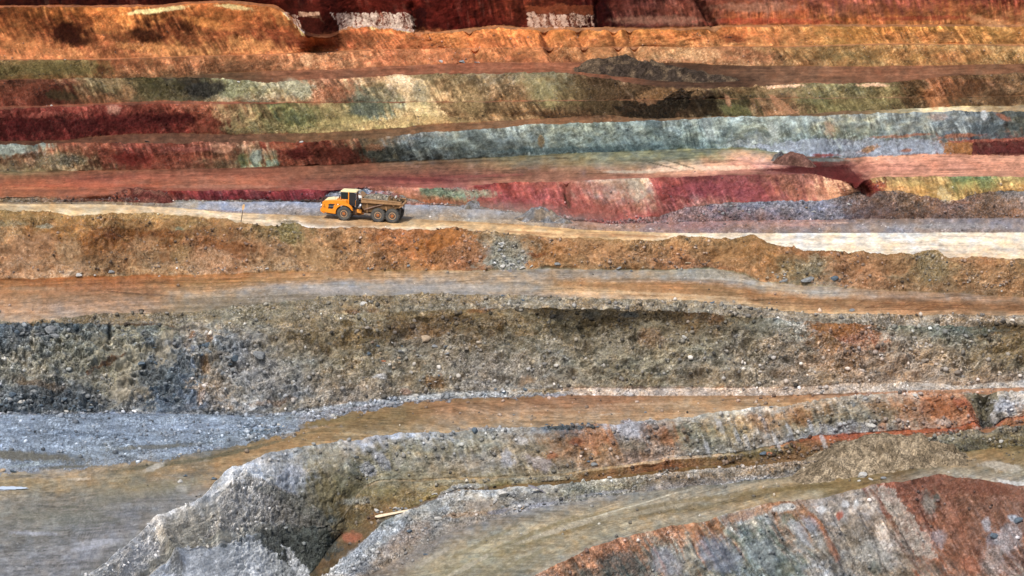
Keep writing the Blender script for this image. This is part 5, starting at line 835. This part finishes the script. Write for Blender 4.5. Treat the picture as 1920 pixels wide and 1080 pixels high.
# stand it on the road: front wheel foot and rear wheel foot as seen
Wf = on_z(np.array([645.0]), np.array([414.6]), np.array([0.0]))[0]; gx = int(np.searchsorted(xs, 690))
zr = float(np.interp(690, xs, zHR)); A_ = on_z(np.array([645.0]), np.array([414.4]), np.array([zr]))[0]; B_ = on_z(np.array([735.5]), np.array([419.0]), np.array([zr - .10]))[0]
A_[2] = surf(645, 414.4)[0][2]; B_[2] = surf(735, 419)[0][2]
dv = B_ - A_; yaw = math.atan2(dv[1], dv[0]) * .8; pit = -math.atan2(dv[2], math.hypot(dv[0], dv[1]))
truck = bpy.data.objects.new('dump_truck', None); COL.objects.link(truck)
FX = 3.17; SC = dv[0] / math.cos(yaw) / (9.65 - 3.17); print('truck scale', SC, 'yaw', math.degrees(yaw), 'pitch', math.degrees(pit))
SC = min(max(SC, .9), 1.1)
truck.rotation_euler = (0, pit, yaw); truck.scale = (SC,) * 3
Mt = Matrix.Rotation(yaw, 4, 'Z') @ Matrix.Rotation(pit, 4, 'Y')
truck.location = Vector(A_) - (Mt @ Vector((FX, -1.45, 0))) * SC + Vector((0, 0, .0))
tag(truck, 'orange articulated dump truck with a full brown bed driving left on the haul road', 'dump truck')
WR = .94
def wheel(cx, side):
    y0 = side * 1.05; y1 = side * 1.68; s = side
    tyre = lathe_y(cx, WR, [(.5, y0), (.84, y0 + s * .02), (.93, y0 + s * .12), (.94, (y0 + y1) / 2), (.93, y1 - s * .13), (.85, y1 - s * .02), (.74, y1), (.56, y1 - s * .03), (.46, y1 - s * .06)])
    w = P_('wheel', lathe_y(cx, WR, [(.47, y0 + s * .05), (.47, y1 - s * .03), (.40, y1 - s * .02), (.36, y1 - s * .14), (.30, y1 - s * .16)]), RIM, truck)
    t = P_('tyre', tyre, RUBR, w)
    lugs = []
    for k in range(26):
        a = 6.28318 * k / 26; c_, s_ = math.cos(a), math.sin(a)
        for (ya, yb, sh) in ((y0 + s * .02, (y0 + y1) / 2, 0), ((y0 + y1) / 2, y1 - s * .02, .12)):
            V = []
            for (r, da) in ((.92, -.045), (.92, .045), (.99, .035), (.99, -.035)):
                for yy in (ya, yb): V.append((cx + r * math.cos(a + da + sh), yy, WR + r * math.sin(a + da + sh)))
            lugs.append((V, [(0, 2, 3, 1), (2, 4, 5, 3), (4, 6, 7, 5), (6, 0, 1, 7), (0, 6, 4, 2), (1, 3, 5, 7)]))
    P_('tread', join(*lugs), RUBR, w)
    hub = [lathe_y(cx, WR, [(.33, y1 - s * .2), (.33, y1 - s * .12), (.24, y1 - s * .06), (.20, y1 + s * .01), (.1, y1 + s * .03)], 24)]
    for k in range(10):
        a = 6.28318 * k / 10; hub.append(tube((cx + .28 * math.cos(a), y1 - s * .12, WR + .28 * math.sin(a)), (cx + .28 * math.cos(a), y1 - s * .06, WR + .28 * math.sin(a)), .025, 6))
    P_('hub', join(*hub), HUB, w)
for cx in (3.17, 7.73, 9.65):
    for sd in (-1, 1): wheel(cx, sd)
# engine hood with the wheel arch cut out of its side outline
arch = [(3.17 + 1.16 * math.cos(math.radians(a)), .94 + 1.10 * math.sin(math.radians(a))) for a in range(176, 20, -12)]
side = [(2.02, .80), (1.55, .84), (.55, .95), (.10, 1.12), (.02, 1.35), (.14, 1.60), (.20, 2.10), (.22, 2.36), (.5, 2.50), (1.1, 2.60), (2.1, 2.66), (3.45, 2.70), (3.5, 2.32), (3.75, 2.22), (4.1, 1.95), (4.35, 1.62)] + arch[::-1]
def shell(y, yin, s_):
    return prism(side, min(s_ * y, s_ * yin), max(s_ * y, s_ * yin))
hood = P_('hood', join(shell(1.38, 1.26, 1), shell(1.38, 1.26, -1), prism([(.10, 1.12), (.02, 1.35), (.14, 1.60), (.20, 2.10), (.22, 2.34), (.5, 2.48), (1.1, 2.58), (2.1, 2.64), (3.4, 2.68), (3.4, 2.2), (1.9, 2.0), (1.9, 1.0), (.6, 1.0)], -1.262, 1.262)), ORG, truck, .05)
P_('hood_top', prism([(.45, 2.482), (1.1, 2.585), (2.05, 2.645), (2.05, 2.70), (1.1, 2.66), (.5, 2.56)], -1.0, 1.0), YLO, hood, .02)
fl = [(3.17 + 1.30 * math.cos(math.radians(a)), .94 + 1.26 * math.sin(math.radians(a))) for a in range(20, 150, 10)] + [(3.17 + 1.15 * math.cos(math.radians(a)), .94 + 1.10 * math.sin(math.radians(a))) for a in range(149, 19, -10)]
for s_ in (-1, 1): P_('fender', prism(fl, min(s_ * 1.36, s_ * 1.66), max(s_ * 1.36, s_ * 1.66)), ORG, truck, .02)
vent = [(1.05, 1.50), (1.60, 1.46), (1.80, 2.02), (1.98, 2.12), (1.15, 2.12), (1.0, 1.95), (1.02, 1.85)]
for s_ in (-1, 1):
    y = s_ * 1.385; v_ = P_('side_vent', prism([(.98, 1.50), (1.55, 1.47), (1.70, 1.60), (1.76, 1.98), (1.95, 2.14), (1.22, 2.14), (1.04, 2.02), (1.08, 1.86)], min(y, y + s_ * .012), max(y, y + s_ * .012)), BLK, hood)
    P_('vent_trim', box(1.06, 1.72, min(y + s_ * .013, y + s_ * .03), max(y + s_ * .013, y + s_ * .03), 1.80, 1.845), STL, v_)
    P_('badge', join(*[box(2.22 + k * .11, 2.30 + k * .11, min(y, y + s_ * .014), max(y, y + s_ * .014), 2.03, 2.16) for k in range(2)]), WHT, hood)
    P_('badge_stripe', join(prism([(2.02, 1.96), (2.07, 1.96), (2.18, 2.2), (2.13, 2.2)], min(y, y + s_ * .014), max(y, y + s_ * .014)), prism([(2.48, 2.06), (2.56, 2.06), (2.62, 2.17), (2.48, 2.15)], min(y, y + s_ * .014), max(y, y + s_ * .014))), BLK, hood)
    P_('lettering', join(*[box(.36 + k * .062, .405 + k * .062, min(y, y + s_ * .012), max(y, y + s_ * .012), 1.63, 1.73) for k in range(5)]), BLK, hood)
    P_('emblem', prism([(.45, 1.86), (.55, 1.86), (.52, 2.04)], min(y, y + s_ * .012), max(y, y + s_ * .012)), BLK, hood)
gr = P_('grille', join(box(.00, .10, -1.0, 1.0, 1.62, 2.25), *[box(-.03, 0, -1.0, 1.0, 1.66 + k * .1, 1.69 + k * .1) for k in range(6)]), BLK, truck)
for s_ in (-1, 1): P_('headlight', join(box(-.02, .16, min(s_ * 1.02, s_ * 1.36), max(s_ * 1.02, s_ * 1.36), 1.78, 1.98)), WHT, truck, .02)
P_('bumper', prism([(.45, .78), (.0, 1.0), (-.10, 1.3), (.0, 1.52), (.3, 1.5), (.6, 1.0)], -1.3, 1.3), ORG, truck, .03)
P_('front_frame', box(.6, 5.2, -.55, .55, .62, 1.35), FRM, truck)
P_('axle', join(tube((3.17, -1.1, .94), (3.17, 1.1, .94), .22), tube((7.73, -1.1, .94), (7.73, 1.1, .94), .22), tube((9.65, -1.1, .94), (9.65, 1.1, .94), .22)), FRM, truck)
# cab
cab = P_('cab', join(box(2.6, 4.62, -.85, .85, 1.9, 2.72), box(2.62, 2.72, -.86, .86, 2.66, 2.80), box(3.56, 3.70, -.88, -.78, 1.9, 3.70), box(3.56, 3.70, .78, .88, 1.9, 3.70)), ORG, truck, .02)
P_('cab_roof', prism([(2.52, 3.66), (4.70, 3.66), (4.70, 3.80), (4.5, 3.90), (2.7, 3.88), (2.52, 3.82)], -.84, .84), YLO, cab, .04)
P_('window_frame', join(*[box(x, x + .09, y, y + .09, 2.66, 3.70) for x in (2.60, 4.52) for y in (-.87, .78)], box(2.60, 4.60, -.872, -.80, 3.60, 3.68), box(2.60, 4.60, .80, .872, 3.60, 3.68)), BLK, cab)
for nm_, vf in (('windscreen', prism([(2.62, 2.75), (2.64, 2.75), (2.66, 3.64), (2.64, 3.64)], -.8, .8)), ('rear_window', box(4.55, 4.57, -.78, .78, 2.7, 3.62)), ('side_window', box(2.68, 3.57, -.845, -.83, 2.74, 3.62)), ('side_window', box(2.68, 3.57, .83, .845, 2.74, 3.62))): P_(nm_, vf, GLS, cab)
P_('rear_panel', box(3.70, 4.54, -.862, -.84, 1.92, 3.62), BLK, cab); P_('rear_panel', box(3.70, 4.54, .84, .862, 1.92, 3.62), BLK, cab)
P_('seat', join(box(3.2, 3.6, -.3, .3, 2.5, 2.85), box(3.45, 3.62, -.3, .3, 2.8, 3.35)), SKN, cab, .04)
P_('mirror', join(box(2.44, 2.50, -1.25, -1.05, 2.85, 3.3), tube((2.6, -.86, 3.5), (2.47, -1.15, 3.32), .025, 6)), BLK, cab); P_('mirror', join(box(2.44, 2.50, 1.05, 1.25, 2.85, 3.3), tube((2.6, .86, 3.5), (2.47, 1.15, 3.32), .025, 6)), BLK, cab)
P_('handrail', join(tube((4.66, -.9, 2.0), (4.66, -.9, 3.6), .025, 6), tube((4.66, -.9, 3.58), (4.45, -.86, 3.6), .025, 6), tube((1.9, -1.1, 2.68), (1.9, -1.1, 3.0), .02, 6), tube((1.9, -1.1, 3.0), (2.6, -1.05, 3.05), .02, 6)), STL, cab)
P_('step', join(*[box(3.9, 4.5, -1.45, -1.2, z_, z_ + .05) for z_ in (.9, 1.25, 1.6)], box(3.88, 3.93, -1.45, -1.2, .9, 1.9), box(4.48, 4.53, -1.45, -1.2, .9, 1.9)), BLK, truck)
# machinery between cab and bed
P_('engine_rear', join(box(4.60, 5.35, -.95, .95, 1.55, 2.60), box(4.7, 5.1, -1.0, -.6, 2.5, 2.78), tube((4.9, -.6, 2.5), (5.3, .2, 2.8), .08), tube((4.85, -.98, 1.8), (5.4, -.98, 2.5), .05), tube((4.75, -1.0, 2.2), (5.3, -1.0, 1.9), .05)), BLK, truck, .02)
P_('air_tank', tube((5.05, -1.12, 1.72), (5.42, -1.12, 2.22), .17, 16), STL, truck, 0, True); P_('exhaust_stack', join(tube((5.05, -.55, 2.4), (5.05, -.55, 3.35), .09), tube((5.05, -.55, 3.35), (5.22, -.55, 3.5), .09)), STL, truck, 0, True)
P_('hose_guard', join(*[tube((5.18 + .36 * math.cos(math.radians(a)), -1.02, 2.0 + .5 * math.sin(math.radians(a))), (5.18 + .36 * math.cos(math.radians(a + 20)), -1.02, 2.0 + .5 * math.sin(math.radians(a + 20))), .035, 6) for a in range(-30, 200, 20)]), BLK, truck)
P_('hitch', join(prism([(4.75, 1.05), (5.35, .95), (5.4, 1.45), (5.0, 1.6), (4.75, 1.5)], -.9, .9), tube((5.25, 0, .7), (5.25, 0, 1.7), .3)), ORD, truck, .03)
P_('rear_frame', join(box(5.2, 10.3, -.5, .5, .95, 1.35), box(5.5, 7.0, -.95, -.75, 1.02, 1.14), box(5.5, 7.0, .75, .95, 1.02, 1.14), prism([(7.0, .8), (10.3, .8), (10.3, 1.1), (8.9, 1.3), (8.5, 1.3), (7.0, 1.1)], -.8, .8)), FRM, truck)
# bed: rail band, tapering body, ribs
body = [(5.55, 2.64), (5.55, 1.80), (5.95, 1.30), (6.9, 1.28), (8.2, 1.62), (10.3, 1.62), (10.55, 1.92), (11.15, 1.92), (11.35, 2.45)]
bed = P_('bed', prism([(5.55, 2.55), (5.52, 1.85), (5.95, 1.32), (6.9, 1.30), (8.1, 1.72), (10.05, 1.72), (10.15, 1.98), (10.6, 1.98), (10.75, 2.50)], -1.38, 1.38), BEDD, truck, .02)
for s_ in (-1, 1):
    a_, b_ = (s_ * 1.38, s_ * 1.62); P_('side_rail', prism([(5.45, 2.52), (10.6, 2.42), (10.9, 2.50), (10.87, 2.74), (5.5, 3.02)], min(a_, b_), max(a_, b_)), BED, bed, .03)
    P_('rail_lip', prism([(5.45, 3.02), (10.86, 2.75), (10.86, 2.82), (5.45, 3.09)], min(s_ * 1.30, s_ * 1.68), max(s_ * 1.30, s_ * 1.68)), BED, bed, .01)
    y0_, y1_ = min(s_ * 1.381, s_ * 1.47), max(s_ * 1.381, s_ * 1.47)
    P_('rib', join(box(6.20, 6.30, y0_, y1_, 1.15, 2.5), prism([(8.78, 1.6), (8.90, 1.6), (8.84, 2.12), (8.70, 2.12)], y0_, y1_), prism([(9.45, 2.48), (10.05, 2.46), (9.78, 2.16)], y0_, y1_ + .02 if s_ > 0 else y1_)), BED, bed)
    P_('lift_cylinder', join(tube((5.9, s_ * 1.50, 1.62), (7.3, s_ * 1.50, 2.08), .09), tube((7.3, s_ * 1.50, 2.08), (8.4, s_ * 1.50, 2.42), .06)), mat('dusty_cylinder', (.24, .15, .11), .6, grain=.2), truck, 0, True)
    P_('mud_flap', box(10.62, 10.66, min(s_ * 1.05, s_ * 1.6), max(s_ * 1.05, s_ * 1.6), 1.0, 1.9), BLK, truck)
P_('headboard', prism([(5.42, 2.5), (5.62, 2.5), (5.62, 3.15), (5.05, 3.58), (4.98, 3.52), (5.42, 3.12)], -1.4, 1.4), BED, bed, .02)
P_('tail_lip', prism([(10.5, 1.98), (11.0, 2.25), (11.05, 2.50), (10.7, 2.52)], -1.5, 1.5), BED, bed, .02)
P_('marker_plate', join(prism([(5.12, 3.18), (5.52, 3.12), (5.48, 3.44), (5.08, 3.52)], -1.52, -1.47), tube((5.45, -1.45, 2.9), (5.4, -1.45, 3.3), .03, 6)), WHT, truck)
# the load: a rough heap of broken rock lying in the bed
nx, ny = 90, 40; X, Y = np.meshgrid(np.linspace(5.62, 10.76, nx), np.linspace(-1.34, 1.34, ny))
c1, r1c = cells(X / .34, Y / .34, 44); c2, r2c = cells(X / .16, Y / .16, 45)
hh = np.interp(X, [5.6, 6.0, 6.6, 7.3, 8.0, 8.6, 9.2, 9.9, 10.4, 10.76], [3.0, 3.2, 3.4, 3.54, 3.5, 3.32, 3.18, 3.15, 2.95, 2.66]); edge = 1 - (np.abs(Y) / 1.34) ** 2.2
H = 2.62 + (hh - 2.62) * edge + .28 * (fbm(X / .8, Y / .8, 3, 3) - .5) * edge + .16 * (.5 - c1) * (r1c > .35) + .06 * (.5 - c2)
V = np.stack([X, Y, H], -1).reshape(-1, 3).tolist(); q = [(j * nx + i, j * nx + i + 1, (j + 1) * nx + i + 1, (j + 1) * nx + i) for j in range(ny - 1) for i in range(nx - 1)]
load = obj('rock_load', V, q, MG, None, True)
cl = np.where((X > 8.9)[..., None], lin('6c563c'), lin('847c6e')) * np.exp((r1c - .5) * .8 + (r2c - .5) * .7)[..., None] * .8
a = load.data.attributes.new("pigment", 'FLOAT_COLOR', 'POINT'); cc = np.ones((nx * ny, 4), np.float32); cc[:, :3] = cl.reshape(-1, 3); a.data.foreach_set("color", cc.ravel())
a = load.data.attributes.new("rocky", 'FLOAT', 'POINT'); a.data.foreach_set("value", np.full(nx * ny, .8, np.float32))
load.location = truck.location; load.rotation_euler = truck.rotation_euler; load.scale = truck.scale
tag(load, 'heap of grey and brown broken rock filling the dump truck bed', 'rock load')
for k, (x_, y_, z_, s_, kd) in enumerate([(9.35, -.75, 3.2, .2, 'brown'), (9.9, -.5, 3.32, .24, 'pale'), (10.2, -.9, 3.05, .2, 'brown'), (10.4, -.8, 2.95, .2, 'tan'), (7.2, -.3, 3.62, .18, 'blue'), (8.6, -.6, 3.36, .18, 'grey'), (6.5, -.5, 3.3, .14, 'grey'), (10.5, -.4, 3.1, .22, 'brown')]):
    o = bpy.data.objects.new('load_rock', rmesh(k % 10, kd)); COL.objects.link(o); o.scale = (s_ * SC,) * 3; o.rotation_euler = (k, k * 2.1, k * .7)
    o.location = truck.location + (Mt @ Vector((x_, y_, z_))) * SC; tag(o, 'rock lying on top of the dump truck load', 'rock', 'rocks on top of the truck load')

# ---------------------------------------------------------------- marker post, plank, bent sheet, puddle
P = surf(449, 421)[0]; mp = ((P - C) @ FW) / F
post = bpy.data.objects.new('marker_post', None); COL.objects.link(post); post.location = P; tag(post, 'leaning thin marker post with a pale orange tag beside the haul road', 'marker post')
P_('pole', tube((0, 0, -.4), (5.5 * mp, 0, 27 * mp), .055, 8), mat('weathered_wood', (.10, .08, .05), .9), post)
P_('tag_plate', prism([(4.6 * mp, 25 * mp), (6.0 * mp, 26 * mp), (9.0 * mp, 32 * mp), (9.2 * mp, 37 * mp), (6.4 * mp, 38 * mp), (4.2 * mp, 34 * mp)], -.03, .03), mat('pale_orange_tag', (.72, .46, .22), .7, grain=.15), post)
P = surf(740, 966)[0]; Q = surf(712, 976)[0]; mp = ((P - C) @ FW) / F
pk = prism([(-2.0, -.34), (-1.7, -.42), (.1, -.02), (2.2, .42), (2.1, .62), (.4, .28), (-1.5, -.05), (-2.0, -.2)], -.05, .05)
a0 = on_y(np.array([736.0]), np.array([964.0]), np.array([P[1] - .2]))[0]
o = P_('plank', pk, mat('pale_timber', (.70, .58, .42), .8, grain=.12), None, .01); o.location = a0; o.rotation_euler = (-.5, .0, 0); tag(o, 'cream coloured plank lying in the gully behind the rocky berm', 'plank')
P = surf(1010, 922)[0]
n_ = 14; V = []; Fs = []
for i in range(n_):
    t = i / (n_ - 1); x_ = -1.3 + 3.3 * t; zc = .55 - 1.25 * t + .08 * math.sin(9 * t)
    for s_ in (0, 1): V += [(x_ + .5 * s_, -.35 * s_, zc - .28 * s_ + .05 * math.sin(5 * t)), (x_ + .5 * s_ + .02, -.35 * s_ + .03, zc - .28 * s_ + .05 * math.sin(5 * t) + .05)]
for i in range(n_ - 1):
    b = 4 * i; Fs += [(b, b + 2, b + 6, b + 4), (b + 1, b + 5, b + 7, b + 3), (b, b + 4, b + 5, b + 1), (b + 2, b + 3, b + 7, b + 6)]
o = P_('metal_sheet', (V, Fs + [(0, 1, 3, 2), (4 * n_ - 4, 4 * n_ - 2, 4 * n_ - 1, 4 * n_ - 3)]), mat('dull_sheet', (.20, .19, .21), .6, .3, grain=.3), None); o.location = P + np.array([0, -.1, .25]); tag(o, 'bent grey sheet lying on the berm above the curved road', 'metal sheet')
# puddle
P = surf(10, 916)[0]; n_ = 40; V = [(2.4 * math.cos(6.283 * k / n_) * (1 + .12 * math.sin(3.1 * k)), .62 * math.sin(6.283 * k / n_) * (1 + .15 * math.cos(2.3 * k)), 0) for k in range(n_)]
wm = mat('puddle_water', (.55, .62, .70), .08, spec=.9); o = obj('puddle', V, [tuple(range(n_))], wm); o.location = (P[0], P[1], P[2] + .10); tag(o, 'small bright puddle on the olive road at far left', 'puddle', kind='structure')
# ---------------------------------------------------------------- dust hanging over the road behind the truck
P = surf(960, 412)[0]
bm = bmesh.new(); bmesh.ops.create_icosphere(bm, subdivisions=3, radius=1)
me = bpy.data.meshes.new('dust'); bm.to_mesh(me); bm.free()
o = bpy.data.objects.new('dust', me); COL.objects.link(o); o.scale = (17, 4.5, 1.9); o.location = (P[0] + 1, P[1], P[2] + .7); o.rotation_euler = (0, .03, -.12)
m = bpy.data.materials.new('dust'); m.use_nodes = True; n = m.node_tree.nodes; l = m.node_tree.links; n.remove(n["Principled BSDF"])
v = n.new("ShaderNodeVolumePrincipled"); v.inputs["Color"].default_value = (.86, .76, .64, 1); tc = n.new("ShaderNodeTexCoord"); no = n.new("ShaderNodeTexNoise"); no.inputs["Scale"].default_value = 3.0; no.inputs["Detail"].default_value = 3
l.new(tc.outputs["Object"], no.inputs["Vector"]); mr = n.new("ShaderNodeMapRange"); mr.inputs[1].default_value = .38; mr.inputs[2].default_value = .8; mr.inputs[3].default_value = 0; mr.inputs[4].default_value = .22
ln_ = n.new("ShaderNodeVectorMath"); ln_.operation = 'LENGTH'; l.new(tc.outputs["Object"], ln_.inputs[0]); m2 = n.new("ShaderNodeMapRange"); m2.inputs[1].default_value = .2; m2.inputs[2].default_value = 1.0; m2.inputs[3].default_value = 1; m2.inputs[4].default_value = 0
l.new(ln_.outputs["Value"], m2.inputs[0]); mu = n.new("ShaderNodeMath"); mu.operation = 'MULTIPLY'; l.new(no.outputs["Fac"], mr.inputs[0]); l.new(mr.outputs[0], mu.inputs[0]); l.new(m2.outputs[0], mu.inputs[1]); l.new(mu.outputs[0], v.inputs["Density"])
l.new(v.outputs[0], n["Material Output"].inputs["Volume"]); me.materials.append(m); tag(o, 'thin dust hanging over the haul road behind the dump truck', 'dust', kind='stuff')
